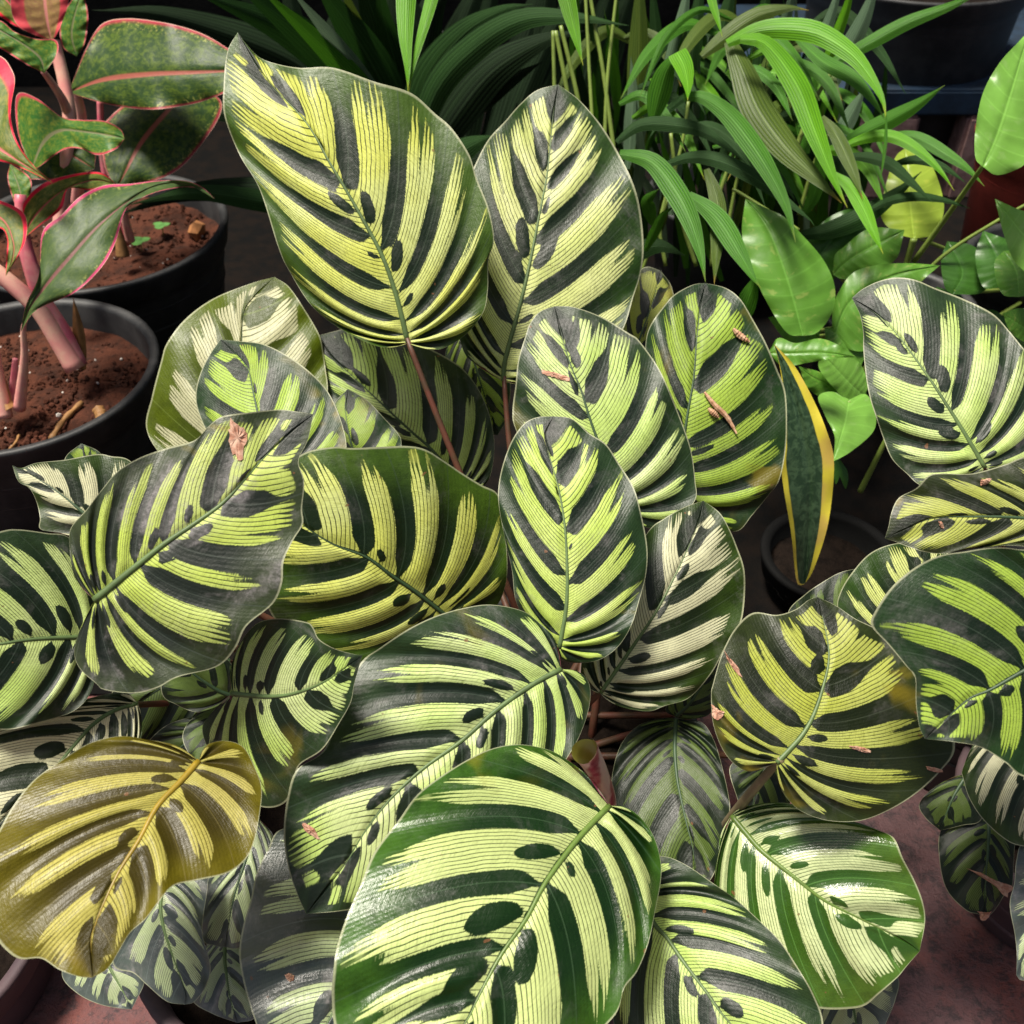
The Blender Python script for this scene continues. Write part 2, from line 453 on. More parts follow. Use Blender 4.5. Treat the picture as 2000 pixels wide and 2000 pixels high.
def grid_faces(nr, nc, flip=False):
    f = []
    for i in range(nr - 1):
        for j in range(nc - 1):
            a = i * nc + j
            q = (a, a + 1, a + nc + 1, a + nc)
            f.append(q[::-1] if flip else q)
    return f

def spline(pts, n):
    """Catmull-Rom through pts, resampled by arc length to n points"""
    p = np.asarray(pts, float)
    P = np.vstack([2 * p[0] - p[1], p, 2 * p[-1] - p[-2]])
    out = []
    for i in range(1, len(P) - 2):
        p0, p1, p2, p3 = P[i - 1], P[i], P[i + 1], P[i + 2]
        u = np.linspace(0, 1, 14, endpoint=False)[:, None]
        out.append(0.5 * (2 * p1 + (p2 - p0) * u + (2 * p0 - 5 * p1 + 4 * p2 - p3) * u ** 2 + (3 * p1 - p0 - 3 * p2 + p3) * u ** 3))
    out.append(p[-1:])
    c = np.vstack(out)
    L = np.concatenate([[0], np.cumsum(np.linalg.norm(np.diff(c, axis=0), axis=1))])
    t = np.linspace(0, L[-1], n)
    return np.stack([np.interp(t, L, c[:, k]) for k in range(c.shape[1])], 1)

def at(curve, u):
    n = len(curve) - 1
    x = np.clip(np.asarray(u) * n, 0, n)
    i = np.minimum(x.astype(int), n - 1)
    f = (x - i)[..., None]
    return curve[i] * (1 - f) + curve[i + 1] * f

def tube_arrays(path, rad, ns=8):
    """tapered tube along a 3D path, closed at both ends"""
    p = np.asarray(path, float)
    n = len(p)
    rad = np.broadcast_to(np.asarray(rad, float), (n,))
    tg = np.gradient(p, axis=0)
    tg /= np.linalg.norm(tg, axis=1)[:, None] + 1e-12
    ref = np.array([0.3, 1.0, 0.2]) if abs(tg[0][1]) < 0.8 else np.array([1.0, 0.2, 0.1])
    V, F = [], []
    for i in range(n):
        a = np.cross(tg[i], ref)
        a /= np.linalg.norm(a) + 1e-12
        b = np.cross(tg[i], a)
        for k in range(ns):
            an = 2 * math.pi * k / ns
            V.append(p[i] + rad[i] * (math.cos(an) * a + math.sin(an) * b))
    for i in range(n - 1):
        for k in range(ns):
            k2 = (k + 1) % ns
            F.append((i * ns + k, i * ns + k2, (i + 1) * ns + k2, (i + 1) * ns + k))
    F.append(tuple(range(ns))[::-1])
    F.append(tuple((n - 1) * ns + k for k in range(ns)))
    return np.array(V), F

def bez(p0, p1, p2, n=14):
    u = np.linspace(0, 1, n)[:, None]
    return (1 - u) ** 2 * p0 + 2 * u * (1 - u) * p1 + u ** 2 * p2

def smooth(a, b, x):
    x = np.clip((x - a) / (b - a), 0, 1)
    return x * x * (3 - 2 * x)

def setattrs(me, **kw):
    for k, v in kw.items():
        v = np.asarray(v, float)
        if v.ndim == 2:
            a = me.attributes.new(k, 'FLOAT_VECTOR', 'POINT')
            a.data.foreach_set('vector', v.ravel())
        else:
            a = me.attributes.new(k, 'FLOAT', 'POINT')
            a.data.foreach_set('value', v.ravel())

# ------------------------------------------------------------------ the broad leaf builder
LEAVES = {}
def broad_leaf(key, parent, mat, mid, left, right, db, dt, roll=0.0, arch=0.012, cup=0.012,
               crown=None, rib='rib_green', rib_w=None, expo=3.15, bend=0.23, NQ=120, NT_=28,
               bands=None, nb=7.2, peacock=True, corr=0.0021, wave=0.0042, ribbed=True, seed=None,
               petiole_mat='petiole', petiole_r=0.0026, name='leaf', ovals=0.65, tail=0.0, bl=None, ov=None, bw=1.0, tmar=0.945, hide=True, fallk=0.0):
    """a leaf from its midrib (base to tip) and its two margins; depths db at the base, dt at the tip"""
    r = np.random.default_rng(seed if seed is not None else abs(hash_(key)))
    mid = [tuple(p) for p in mid]
    base, tip = mid[0], mid[-1]
    cm = spline(mid, 160)
    cl = spline([base] + list(left) + [tip], 240)
    cr = spline([base] + list(right) + [tip], 240)
    q = np.linspace(0, 1, NQ)
    q = np.where(q < 0.5, q, q)
    s = q ** expo
    R = at(cm, s)
    tg = at(np.gradient(cm, axis=0), s)
    tg /= np.linalg.norm(tg, axis=1)[:, None] + 1e-9
    axis = np.array(tip, float) - np.array(base, float)
    L = np.linalg.norm(axis)
    ax = axis / L
    nx = np.array([-ax[1], ax[0]])                     # to the right looking from base to tip (y down)
    halfw = max(np.abs((cl - np.array(base)) @ nx).max(), np.abs((cr - np.array(base)) @ nx).max(), 1.0)
    ks = min(1.0, L * db / FPX / 0.20)
    wave, corr, arch, cup = wave * ks, corr * ks, arch * ks, cup * ks
    cols, qs, ts, ss_ = [], [], [], []
    tcol = np.linspace(0, 1, NT_) ** 1.05
    for side, cmar in ((-1, cl), (1, cr)):
        mar = at(cmar, q)
        v = mar - R
        ln = np.linalg.norm(v, axis=1)[:, None]
        ctrl = (R + mar) / 2 - tg * ln * bend * (0.35 + 0.65 * smooth(0.05, 0.45, q))[:, None]
        rngt = tcol[::-1] if side < 0 else tcol[1:]
        for t in rngt:
            cols.append((1 - t) ** 2 * R + 2 * t * (1 - t) * ctrl + t * t * mar)
            qs.append(q)
            ts.append(np.full(NQ, t))
            ss_.append(np.full(NQ, side))
    PX = np.stack(cols, 1)                            # NQ x NC x 2
    Qa, Ta, Sa = np.stack(qs, 1), np.stack(ts, 1), np.stack(ss_, 1)
    NC = PX.shape[1]
    rel = PX - np.array(base)
    a = rel @ ax / L
    l = rel @ nx / halfw
    dep = db + (dt - db) * a + roll * l - arch * 4 * a * (1 - a) + cup * np.minimum(l * l, 1.6) + tail * np.clip(a - 0.7, 0, 1) ** 2 * 11
    # bands
    fld = np.full(Qa.shape, -0.2)
    bcs = np.full(Qa.shape, 0.5)
    ph = np.zeros(Qa.shape)
    if peacock:
        for side in (-1, 1):
            sel = Sa == side
            if bl:
                qk = np.sort(np.array(bl[0 if side < 0 else 1], float)) ** (1 / expo)
                low_q = np.arange(0.10, qk[0] - 0.09, 0.115)
                qk = np.concatenate([low_q, qk])
            else:
                n = int(round(nb))
                sp = 0.93 / n
                qk = 0.05 + sp * (np.arange(n) + 0.45 + r.uniform(-0.16, 0.16, n)) + (0.25 * sp if side > 0 else 0.0)
                qk = qk[qk < 0.965]
            gaps = np.gradient(qk) if len(qk) > 1 else np.array([0.15])
            f = np.full(Qa.shape, -0.2)
            best = np.full(Qa.shape, 9.0)
            for k, (c, g) in enumerate(zip(qk, gaps)):
                wmax = bw * min(g, 0.15) * r.uniform(0.225, 0.30) * (0.9 + 0.25 * (c < 0.3))
                te = 0.98 if c < 0.5 else r.uniform(0.60, 0.86)
                t0 = r.uniform(0.0, 0.04) if c > 0.3 else 0.0
                rise = smooth(t0 - 0.03, t0 + r.uniform(0.13, 0.22), Ta)
                fk = fallk if c < 0.80 else 0.75
                fall = (1 - smooth(te - 0.30, te + 0.06, Ta) * fk) * (1 + (0.62 * smooth(0.70, 0.98, Ta) if fk < 0.6 else 0))
                drift = r.uniform(-0.25, 0.15) * g * (Ta - 0.3) ** 2
                wid = wmax * (0.16 + 0.84 * rise) * fall
                dq = Qa - c - drift
                f = np.maximum(f, wid - np.abs(dq))
                upd = np.abs(dq) < np.abs(best)
                best = np.where(upd, dq, best)
                # wedge of margin green between two bands
                cw = c + g * r.uniform(0.42, 0.58)
                f = np.maximum(f, np.clip((Ta - r.uniform(0.52, 0.72)) / 0.5, -0.2, 1) * g * 0.11 - np.abs(Qa - cw))
                # small oval beside the midrib
                if ov is None and r.random() < ovals and 0.12 < c < 0.9:
                    co_ = c + g * r.uniform(0.44, 0.6)
                    tr = r.uniform(0.05, 0.15)
                    tc = 0.06 + tr
                    wo = g * r.uniform(0.10, 0.24)
                    e = 1 - ((Ta - tc) / tr) ** 2
                    f = np.maximum(f, np.where(e > 0, wo * np.sqrt(np.maximum(e, 0)), e * 0.02) - np.abs(Qa - co_))
                    f = np.maximum(f, np.where(Ta < tc, 0.0022, -0.1) - np.abs(Qa - co_))
            if ov is not None:
                for (so, tr, wo) in ov[0 if side < 0 else 1]:
                    co_ = so ** (1 / expo)
                    tc = 0.05 + tr
                    dqo = Qa - co_ - 0.05 * (Ta - 0.1)
                    e = 1 - ((Ta - tc) / tr) ** 2
                    f = np.maximum(f, np.where(e > 0, wo * np.sqrt(np.maximum(e, 0)), e * 0.02) - np.abs(dqo))
                    f = np.maximum(f, np.where(Ta < tc, 0.0022, -0.1) - np.abs(dqo))
            # margin
            ph1, ph2 = r.uniform(0, 6, 2)
            tm = tmar + 0.035 * np.sin(Qa * 21 + ph1) + 0.02 * np.sin(Qa * 57 + ph2) - 0.30 * np.clip(0.10 - Qa, 0, 1) / 0.10 * 1.0 - 0.15 * smooth(0.9, 1.0, Qa)
            f = np.maximum(f, (Ta - tm) * 0.16)
            f = np.maximum(f, (0.022 - Ta) * 0.4)
            f = np.maximum(f, 0.035 - Qa)
            f = np.maximum(f, (Qa - 0.945 - 0.02 * r.random()) * 0.6)
            fld = np.where(sel, f, fld)
            bcs = np.where(sel, best, bcs)
            # phase that is 0 on a band and pi between two
            xs = np.concatenate([[qk[0] - gaps[0]], qk, [qk[-1] + gaps[-1]]])
            ys = np.arange(len(xs)) * 2 * math.pi
            ph = np.where(sel, np.interp(Qa, xs, ys), ph)
        win = smooth(0.0, 0.2, Ta) * (1 - 0.75 * smooth(0.7, 1.0, Ta)) * smooth(0, 0.08, Qa) * (1 - smooth(0.85, 1, Qa))
        dep = dep + corr * np.cos(ph) * win * (0.75 + 0.5 * np.sin(Qa * 9 + ph1))
        dep = dep + 0.0018 * ks * np.exp(-(Ta / 0.07) ** 2)
    else:
        dep = dep + 0.0022 * ks * np.exp(-(Ta / 0.10) ** 2)
        dep = dep + corr * 0.7 * np.cos(Qa * 2 * math.pi * 9) * smooth(0, 0.3, Ta) * (1 - smooth(0.7, 1, Ta))
    pw = r.uniform(0, 6.28, 4)
    dep = dep + wave * Ta ** 3 * (np.sin(Qa * 2 * math.pi * 2.6 + pw[0] + Sa) + 0.5 * np.sin(Qa * 2 * math.pi * 5.7 + pw[1] - Sa)) * smooth(0, .1, Qa) * (1 - smooth(.9, 1, Qa))
    P = W(PX[..., 0], PX[..., 1], dep)
    b3 = W(base[0], base[1], db)
    mi = NT_ - 1
    b3 = P[0, mi].copy()
    V = P.reshape(-1, 3) - b3
    # face the side that is towards the camera
    n0 = np.cross(P[NQ // 2, mi + 4] - P[NQ // 2, mi], P[NQ // 2 + 3, mi + 2] - P[NQ // 2, mi + 2])
    flip = np.dot(n0, CAM - P[NQ // 2, mi]) < 0
    pl = np.array(parent.location) if parent is not None else np.zeros(3)
    o = obj(name, V, grid_faces(NQ, NC, flip), mat, parent, b3 - pl)
    setattrs(o.data, qt=np.stack([Qa, Ta, Sa], -1).reshape(-1, 3), fld=fld.ravel(), bc=bcs.ravel())
    LEAVES[key] = dict(o=o, PX=PX, dep=dep, base=b3, Ta=Ta)
    # midrib
    if ribbed:
        scale = db / FPX
        rw = (rib_w if rib_w is not None else 0.0024) * 0.78
        idx = np.unique(np.clip(np.round(np.linspace(0, 1, 40) ** (1 / expo) * (NQ - 1)).astype(int), 0, NQ - 4))
        pth = P[idx, mi].copy()
        view = CAM - pth
        view /= np.linalg.norm(view, axis=1)[:, None]
        sfr = (idx / (NQ - 1)) ** expo
        rad = rw * (1.0 - 0.86 * sfr)
        pth = pth - view * 0.0004 - b3
        v, f = tube_arrays(pth, rad, 7)
        obj('midrib', v, f, M[rib] if isinstance(rib, str) else rib, o)
    # petiole
    if crown is not None:
        c = np.asarray(crown, float)
        p0 = b3
        dirb = P[0, mi] - P[min(int(NQ * 0.5), NQ - 1), mi]
        dirb /= np.linalg.norm(dirb) + 1e-9
        p1 = p0 + dirb * 0.045 + np.array([0, 0, -0.01])
        if hide:
            vd = p0 - CAM
            p1 = p0 + vd / np.linalg.norm(vd) * 0.10
        else:
            p1 = 0.55 * p1 + 0.45 * (0.5 * p0 + 0.5 * c + np.array([0, 0, 0.02]))
        pth = bez(p0 - dirb * 0.004, p1, c, 16) - b3
        v, f = tube_arrays(pth, np.linspace(petiole_r * 0.8, petiole_r * 1.35, 16), 8)
        obj('petiole', v, f, M[petiole_mat], o)
    return o

def hash_(s):
    h = 7
    for ch in s:
        h = (h * 131 + ord(ch)) % 1000003
    return h

def surf_depth(key, px, py):
    d = LEAVES[key]
    k = np.argmin((d['PX'][..., 0] - px) ** 2 + (d['PX'][..., 1] - py) ** 2)
    return d['dep'].ravel()[k]

def scar(key, pts, mat='scar', name='dry_patch', lift=0.0007, label=None):
    """a dry patch with a ragged outline lying on a leaf"""
    o = LEAVES[key]['o']
    b = LEAVES[key]['base']
    pts = np.array(pts, float)
    c = pts.mean(0)
    ring = spline(np.vstack([pts, pts[:1]]), 30)[:-1]
    r = np.random.default_rng(len(pts) + int(c[0]))
    ring = ring + (ring - c) * r.uniform(-0.16, 0.16, (len(ring), 1))
    inner = c + (ring - c) * 0.5
    allp = np.vstack([ring, inner, c[None]])
    dep = np.array([surf_depth(key, *p) for p in allp]) - lift
    dep[len(ring):] -= r.uniform(0.0, 0.0012, len(allp) - len(ring))
    V = W(allp[:, 0], allp[:, 1], dep) - b
    n = len(ring)
    F = [(i, (i + 1) % n, n + (i + 1) % n, n + i) for i in range(n)] + [(n + i, n + (i + 1) % n, 2 * n) for i in range(n)]
    s = obj(name, V, F, M[mat], o, smooth=False)
    if label:
        s['label'] = label
    return s

# ------------------------------------------------------------------ strap blades, stems, pots
def blade(parent, mat, pts, width, d0, d1, fold=0.35, belly=0.4, n=26, name='leaf', dmid=None, twist=0.0, base_w=0.35):
    """narrow leaf along a pixel path; width in pixels; folded a little along its middle"""
    c = spline(pts, n)
    u = np.linspace(0, 1, n)
    dep = d0 + (d1 - d0) * u
    if dmid is not None:
        dep = dep + dmid * 4 * u * (1 - u)
    tg = np.gradient(c, axis=0)
    tg /= np.linalg.norm(tg, axis=1)[:, None] + 1e-9
    nx = np.stack([-tg[:, 1], tg[:, 0]], 1)
    prof = np.where(u < belly, base_w + (1 - base_w) * np.sin(u / belly * math.pi / 2), np.cos((u - belly) / (1 - belly) * math.pi / 2) ** 1.15)
    prof = np.maximum(prof, 0.015)
    cols = np.array([-1, -0.66, -0.33, 0, 0.33, 0.66, 1])
    PX = c[:, None, :] + nx[:, None, :] * (cols[None, :, None] * (prof * width / 2)[:, None, None])
    hw = prof * width / 2 * dep / FPX
    dd = dep[:, None] + np.abs(cols)[None] * fold * hw[:, None] + twist * cols[None] * hw[:, None]
    P = W(PX[..., 0], PX[..., 1], dd)
    b3 = P[0, 3].copy()
    k = n // 2
    n0 = np.cross(P[k, 5] - P[k, 1], P[k + 2, 3] - P[k - 2, 3])
    flip = np.dot(n0, CAM - P[k, 3]) < 0
    pl = np.array(parent.location)
    o = obj(name, P.reshape(-1, 3) - b3, grid_faces(n, 7, flip), mat, parent, b3 - pl)
    qt = np.stack([np.repeat(u[:, None], 7, 1), np.repeat(cols[None], n, 0), np.zeros((n, 7))], -1)
    setattrs(o.data, qt=qt.reshape(-1, 3))
    return o

def stem(parent, mat, pts, w_px, d0, d1, name='stem', w2=None, dmid=0.0):
    c = spline(pts, 22)
    u = np.linspace(0, 1, 22)
    dep = d0 + (d1 - d0) * u + dmid * 4 * u * (1 - u)
    P = W(c[:, 0], c[:, 1], dep)
    rad = np.linspace(w_px, w2 if w2 is not None else w_px * 0.8, 22) / 2 * dep / FPX
    v, f = tube_arrays(P - P[0], rad, 10)
    return obj(name, v, f, M[mat] if isinstance(mat, str) else mat, parent, P[0] - np.array(parent.location))

def lathe(profile, n=56):
    V, F = [], []
    m = len(profile)
    for i in range(n):
        a = 2 * math.pi * i / n
        for (r, z) in profile:
            V.append((r * math.cos(a), r * math.sin(a), z))
    for i in range(n):
        j = (i + 1) % n
        for k in range(m - 1):
            F.append((i * m + k, j * m + k, j * m + k + 1, i * m + k + 1))
    return V, F

def soil_disc(r, z, seed, amp=0.006, rings=26, n=72):
    V, F = [], []
    V.append((0, 0, z))
    for i in range(1, rings + 1):
        rr = r * i / rings
        for k in range(n):
            a = 2 * math.pi * k / n
            x, y = rr * math.cos(a), rr * math.sin(a)
            h = mnoise.fractal(Vector((x * 22 + seed, y * 22, 0.3)), 1.0, 2.0, 5) * amp
            V.append((x, y, z + h))
    for k in range(n):
        F.append((0, 1 + k, 1 + (k + 1) % n))
    for i in range(rings - 1):
        for k in range(n):
            a, b = 1 + i * n + k, 1 + i * n + (k + 1) % n
            F.append((a, a + n, b + n, b))
    return V, F

ICO = None
def crumbs(count, r, z, seed, smin, smax):
    """many small clods joined into one mesh"""
    rr = np.random.default_rng(seed)
    ph = (1 + 5 ** 0.5) / 2
    iv = np.array([(-1, ph, 0), (1, ph, 0), (-1, -ph, 0), (1, -ph, 0), (0, -1, ph), (0, 1, ph), (0, -1, -ph), (0, 1, -ph), (ph, 0, -1), (ph, 0, 1), (-ph, 0, -1), (-ph, 0, 1)]) / 1.9
    ifc = [(0, 11, 5), (0, 5, 1), (0, 1, 7), (0, 7, 10), (0, 10, 11), (1, 5, 9), (5, 11, 4), (11, 10, 2), (10, 7, 6), (7, 1, 8), (3, 9, 4), (3, 4, 2), (3, 2, 6), (3, 6, 8), (3, 8, 9), (4, 9, 5), (2, 4, 11), (6, 2, 10), (8, 6, 7), (9, 8, 1)]
    V, F = [], []
    for _ in range(count):
        a, q = rr.uniform(0, 2 * math.pi), r * math.sqrt(rr.random())
        s = smin + (smax - smin) * rr.random() ** 3
        c = np.array([q * math.cos(a), q * math.sin(a), z + s * 0.25])
        v = iv * s * rr.uniform(0.6, 1.25, (12, 3)) + c
        k = len(V)
        V.extend(v.tolist())
        F.extend([tuple(x + k for x in f) for f in ifc])
    return V, F

def pot(parent, c, R, h, mat='pot', soil='soil', soil_drop=0.03, taper=0.76, n_crumb=0, z0=0.0, lip=0.010, seed=1):
    """tapered nursery pot standing at c with rolled rim, inner wall and soil"""
    pl = np.array(parent.location)
    rb = R * taper
    prof = [(0.0, 0.0), (rb - 0.006, 0.0), (rb, 0.004), (R - 0.014, h - 0.045), (R - 0.012, h - 0.040), (R - 0.008, h - 0.032),
            (R - 0.006, h - 0.030), (R - 0.001, h - 0.006), (R, h - 0.003), (R - 0.001, h), (R - 0.004, h + 0.001), (R - lip, h - 0.001), (R - lip - 0.002, h - 0.005),
            (R - lip - 0.006, h - soil_drop - 0.02), (rb * 0.9, 0.02), (0, 0.02)]
    v, f = lathe(prof)
    p = obj('pot', v, f, M[mat], parent, np.array([c[0], c[1], z0]) - pl)
    for k in range(2):
        rr = R - 0.016 - k * 0.0045
        z = h - 0.055 - k * 0.03
        v, f = lathe([(rr - 0.003, z - 0.004), (rr + 0.0015, z), (rr - 0.003, z + 0.004)])
        obj('ring', v, f, M[mat], p)
    v, f = soil_disc(R - lip - 0.004, h - soil_drop, seed * 3.7)
    s = obj('soil', v, f, M[soil], p)
    if n_crumb:
        v, f = crumbs(n_crumb, R - lip - 0.012, h - soil_drop, seed, 0.0008, 0.0042)
        q = obj('soil_crumbs', v, f, M['crumb'], p, smooth=False)
        q['kind'] = 'stuff'
        v, f = crumbs(max(8, n_crumb // 60), R - lip - 0.014, h - soil_drop + 0.002, seed + 50, 0.0012, 0.0034)
        q = obj('perlite', v, f, M['perlite'], p, smooth=False)
        q['kind'] = 'stuff'
    return p

# ================================================================== THE SETTING
v = [(-6, -4, 0), (6, -4, 0), (6, 9, 0), (-6, 9, 0)]
fl = obj('floor', v, [(0, 1, 2, 3)], M['floor'], smooth=False)
fl['kind'] = 'structure'
M['gap_shade'] = simple_mat('shade_black', (0.004, 0.004, 0.004), 0.95, 0.5, 30, 0.6, 400, 0.001, spec=0.05, col2=(0.008, 0.006, 0.005))  # near-black colour stands in for the shade between plants
gc = obj('shade_sheet', [(-6, 0.66, 0.004), (6, 0.66, 0.004), (6, 9, 0.004), (-6, 9, 0.004)], [(0, 1, 2, 3)], M['gap_shade'], smooth=False)  # dark sheet added over the floor so the gaps look shaded
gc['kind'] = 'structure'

# ================================================================== PEACOCK PLANTS
C_MAIN = np.array([0.02, 0.53, 0.0])
C_LOW = np.array([-0.15, 0.385, 0.0])
C_SIDE = np.array([0.46, 0.62, 0.0])
C_CORNER = np.array([0.47, 0.455, 0.0])
main = thing('potted_peacock_plant', 'large potted peacock plant with boldly striped leaves filling the middle of the photo', 'plant', C_MAIN, 'peacock plants')
low = thing('potted_peacock_plant', 'peacock plant of small dusty grey leaves hanging over its pot rim at the bottom left', 'plant', C_LOW, 'peacock plants')
side = thing('potted_peacock_plant', 'peacock plant at the right edge, its bright green leaf lying over the others', 'plant', C_SIDE, 'peacock plants')
corner = thing('potted_peacock_plant', 'small dark peacock plant with a dry brown leaf tip in the bottom right corner', 'plant', C_CORNER, 'peacock plants')
pot(main, C_MAIN, 0.135, 0.15, soil='soil_dark', seed=2)
pot(low, C_LOW, 0.135, 0.13, mat='pot_dusty', soil='soil_dark', seed=3)
pot(side, C_SIDE, 0.13, 0.15, soil='soil_dark', seed=4)
pot(corner, C_CORNER, 0.105, 0.11, mat='pot_dusty', soil='soil_dark', seed=5)
crown_rng = np.random.default_rng(4)
def crown_of(c, h, rad=0.05):
    a, q = crown_rng.uniform(0, 6.28), rad * math.sqrt(crown_rng.random())
    return np.array([c[0] + q * math.cos(a), c[1] + q * math.sin(a), h - 0.035])

def P_(key, par, mat, mid, left, right, db, dt, **kw):
    c = {main: (C_MAIN, 0.15), low: (C_LOW, 0.13), side: (C_SIDE, 0.15), corner: (C_CORNER, 0.11)}[par]
    if 'crown' not in kw:
        kw['crown'] = crown_of(*c)
    return broad_leaf(key, par, PM[mat], mid, left, right, db, dt, **kw)

P_('A', main, 'gold', [(797,670),(775,580),(748,503),(708,427),(664,351),(645,319),(598,239),(525,159),(464,63)],
   [(745,678),(673,647),(611,600),(564,528),(543,482),(507,370),(467,301),(438,225),(437,163),(444,101)],
   [(853,683),(904,658),(943,612),(953,565),(954,507),(965,467),(954,406),(931,348),(916,301),(882,250),(849,221),(802,181),(730,159),(650,132),(580,132),(514,116),(482,87)],
   0.80, 0.80, roll=-0.01, arch=0.015, cup=0.010, expo=3.3, bend=0.27, rib_w=0.003, wave=0.004, fallk=0.25,
   bl=([.07,.16,.32,.5,.8],[.06,.14,.27,.47,.74]), ov=([(.405,.11,.018),(.25,.05,.008)],[(.362,.10,.024),(.61,.04,.010),(.205,.10,.026),(.10,.06,.014)]), hide=False)
P_('B', main, 'cream', [(983,744),(987,700),(1016,594),(1034,518),(1052,427),(1068,344),(1074,290),(1081,217),(1090,165)],
   [(965,728),(925,708),(904,683),(890,620),(888,540),(893,450),(905,375),(929,319),(954,272),(987,236),(1016,203),(1049,176)],
   [(1040,752),(1120,735),(1185,690),(1219,638),(1237,580),(1251,536),(1257,489),(1253,427),(1241,370),(1215,312),(1175,246),(1132,196),(1103,174)],
   0.85, 0.87, arch=0.01, cup=0.012, expo=3.0, fallk=0.1, rib_w=0.003,
   bl=([.08,.19,.34,.55,.74],[.12,.27,.48,.66,.80]), ov=([(.43,.14,.030)],[(.58,.06,.014),(.40,.13,.028),(.2,.06,.012)]), hide=False)
P_('C', main, 'olive', [(490,950),(480,860),(470,760),(471,674),(475,612),(500,575),(536,541)],
   [(400,955),(325,900),(286,838),(297,773),(315,704),(326,670),(362,623),(417,583),(489,554)],
   [(570,945),(630,860),(640,766),(636,722),(630,679),(623,652),(598,609),(565,561)],
   0.90, 0.93, arch=0.02, cup=0.02, nb=5.9, corr=0.0022, bw=1.05, tmar=0.90,
   bl=([.03,.10,.26,.52,.78],[.03,.10,.26,.52,.78]), ov=([],[]))
P_('D2', main, 'green', [(565,940),(530,880),(510,830),(497,775),(485,722),(460,690),(431,663)],
   [(480,930),(420,870),(389,809),(382,770),(391,730),(409,693)],
   [(640,930),(670,900),(676,864),(663,813),(641,766),(609,730),(565,697),(514,672),(464,666)],
   0.78, 0.84, arch=0.015, cup=0.015, nb=6.1, tmar=0.90, bw=1.0, rib='rib_dark')
P_('E', main, 'pale', [(905,965),(853,889),(802,842),(740,784),(686,733),(650,700),(622,655)],
   [(820,975),(720,900),(650,810),(618,720)],
   [(947,947),(962,911),(965,857),(951,795),(922,741),(882,704),(800,665),(700,640)],
   0.90, 0.92, nb=6.9, rib='rib_dark', bw=1.03, tmar=0.92)
P_('E2', main, 'green', [(720,950),(690,880),(676,813),(679,760)],
   [(670,950),(640,880),(640,820),(655,785)], [(780,930),(784,867),(777,846),(751,817),(715,780)],
   0.84, 0.86, nb=4.4, rib='rib_dark')
P_('E3', main, 'green', [(905,640),(930,720),(955,800),(972,850)], [(960,650),(995,720),(992,809)], [(870,690),(890,780),(930,840)], 0.94, 0.92, nb=5.9, rib='rib_dark')
P_('Hb', main, 'dull', [(1225,740),(1250,660),(1275,590),(1290,528)], [(1190,700),(1205,620),(1235,550),(1259,522)], [(1280,720),(1320,640),(1313,565)], 0.92, 0.95, nb=4.4, rib='rib_dark')
P_('D', main, 'pale', [(1215,1000),(1185,910),(1154,824),(1136,766),(1114,712),(1096,650),(1083,598)],
   [(1130,1000),(1050,925),(1007,838),(1001,802),(1007,751),(1012,704),(1027,654),(1035,632),(1054,609)],
   [(1260,1030),(1320,1020),(1358,976),(1358,940),(1352,890),(1342,853),(1320,795),(1288,722),(1248,665),(1230,652),(1175,619),(1121,600)],
   0.76, 0.78, arch=0.014, cup=0.014, rib='rib_dark', bw=0.90, tmar=0.92)
P_('H', main, 'green', [(1325,985),(1330,900),(1342,813),(1354,744),(1360,668),(1364,630),(1368,594),(1378,553)],
   [(1290,930),(1268,850),(1260,760),(1260,690),(1268,640),(1302,591),(1322,572),(1354,556)],
   [(1385,1020),(1438,1038),(1470,1005),(1503,965),(1521,940),(1532,896),(1537,838),(1534,766),(1517,719),(1496,670),(1470,623),(1445,583),(1416,562)],
   0.82, 0.84, arch=0.012, cup=0.012, rib='rib_dark', bw=0.90, tmar=0.92)
P_('F', main, 'lime', [(1092,1266),(1105,1193),(1108,1139),(1106,1067),(1101,1012),(1090,951),(1074,896),(1063,853),(1081,813)],
   [(1060,1245),(1030,1215),(1007,1172),(1000,1114),(987,1056),(974,987),(974,947),(983,904),(1000,860),(1023,828),(1049,815)],
   [(1099,1288),(1128,1295),(1172,1288),(1208,1262),(1233,1222),(1248,1175),(1262,1121),(1264,1067),(1251,998),(1237,951),(1208,904),(1183,867),(1150,846),(1117,818)],
   0.685, 0.72, arch=0.012, cup=0.012, expo=3.0,
   bl=([.05,.17,.31,.55,.77],[.12,.28,.5,.72]), ov=([(.66,.03,.008)],[(.85,.06,.016),(.42,.03,.008)]), bw=1.01, tmar=0.92)
P_('F2', main, 'white', [(1172,1354),(1208,1303),(1244,1251),(1280,1197),(1313,1135),(1347,1063),(1362,1025),(1374,978)],
   [(1154,1347),(1135,1322),(1142,1270),(1180,1200),(1215,1120),(1266,1038),(1295,1014),(1336,991)],
   [(1183,1365),(1215,1381),(1266,1389),(1300,1378),(1347,1362),(1390,1314),(1420,1259),(1445,1222),(1454,1175),(1454,1114),(1439,1067),(1423,1030),(1405,1001)],
   0.72, 0.76, arch=0.012, cup=0.014, petiole_r=0.0028, hide=False, bw=1.03, tmar=0.94)
P_('G', main, 'gold', [(875,1205),(860,1194),(813,1157),(766,1125),(715,1088),(650,1063),(594,1027),(540,985)],
   [(860,1235),(790,1290),(700,1292),(600,1250),(530,1200),(512,1110),(515,1040)],
   [(915,1215),(965,1190),(988,1140),(990,1077),(981,1012),(972,965),(940,947),(904,925),(867,900),(831,878),(795,871),(740,873),(686,875),(650,873),(594,885),(555,920)],
   0.775, 0.72, arch=0.015, cup=0.014, rib='rib_dark', expo=2.9)
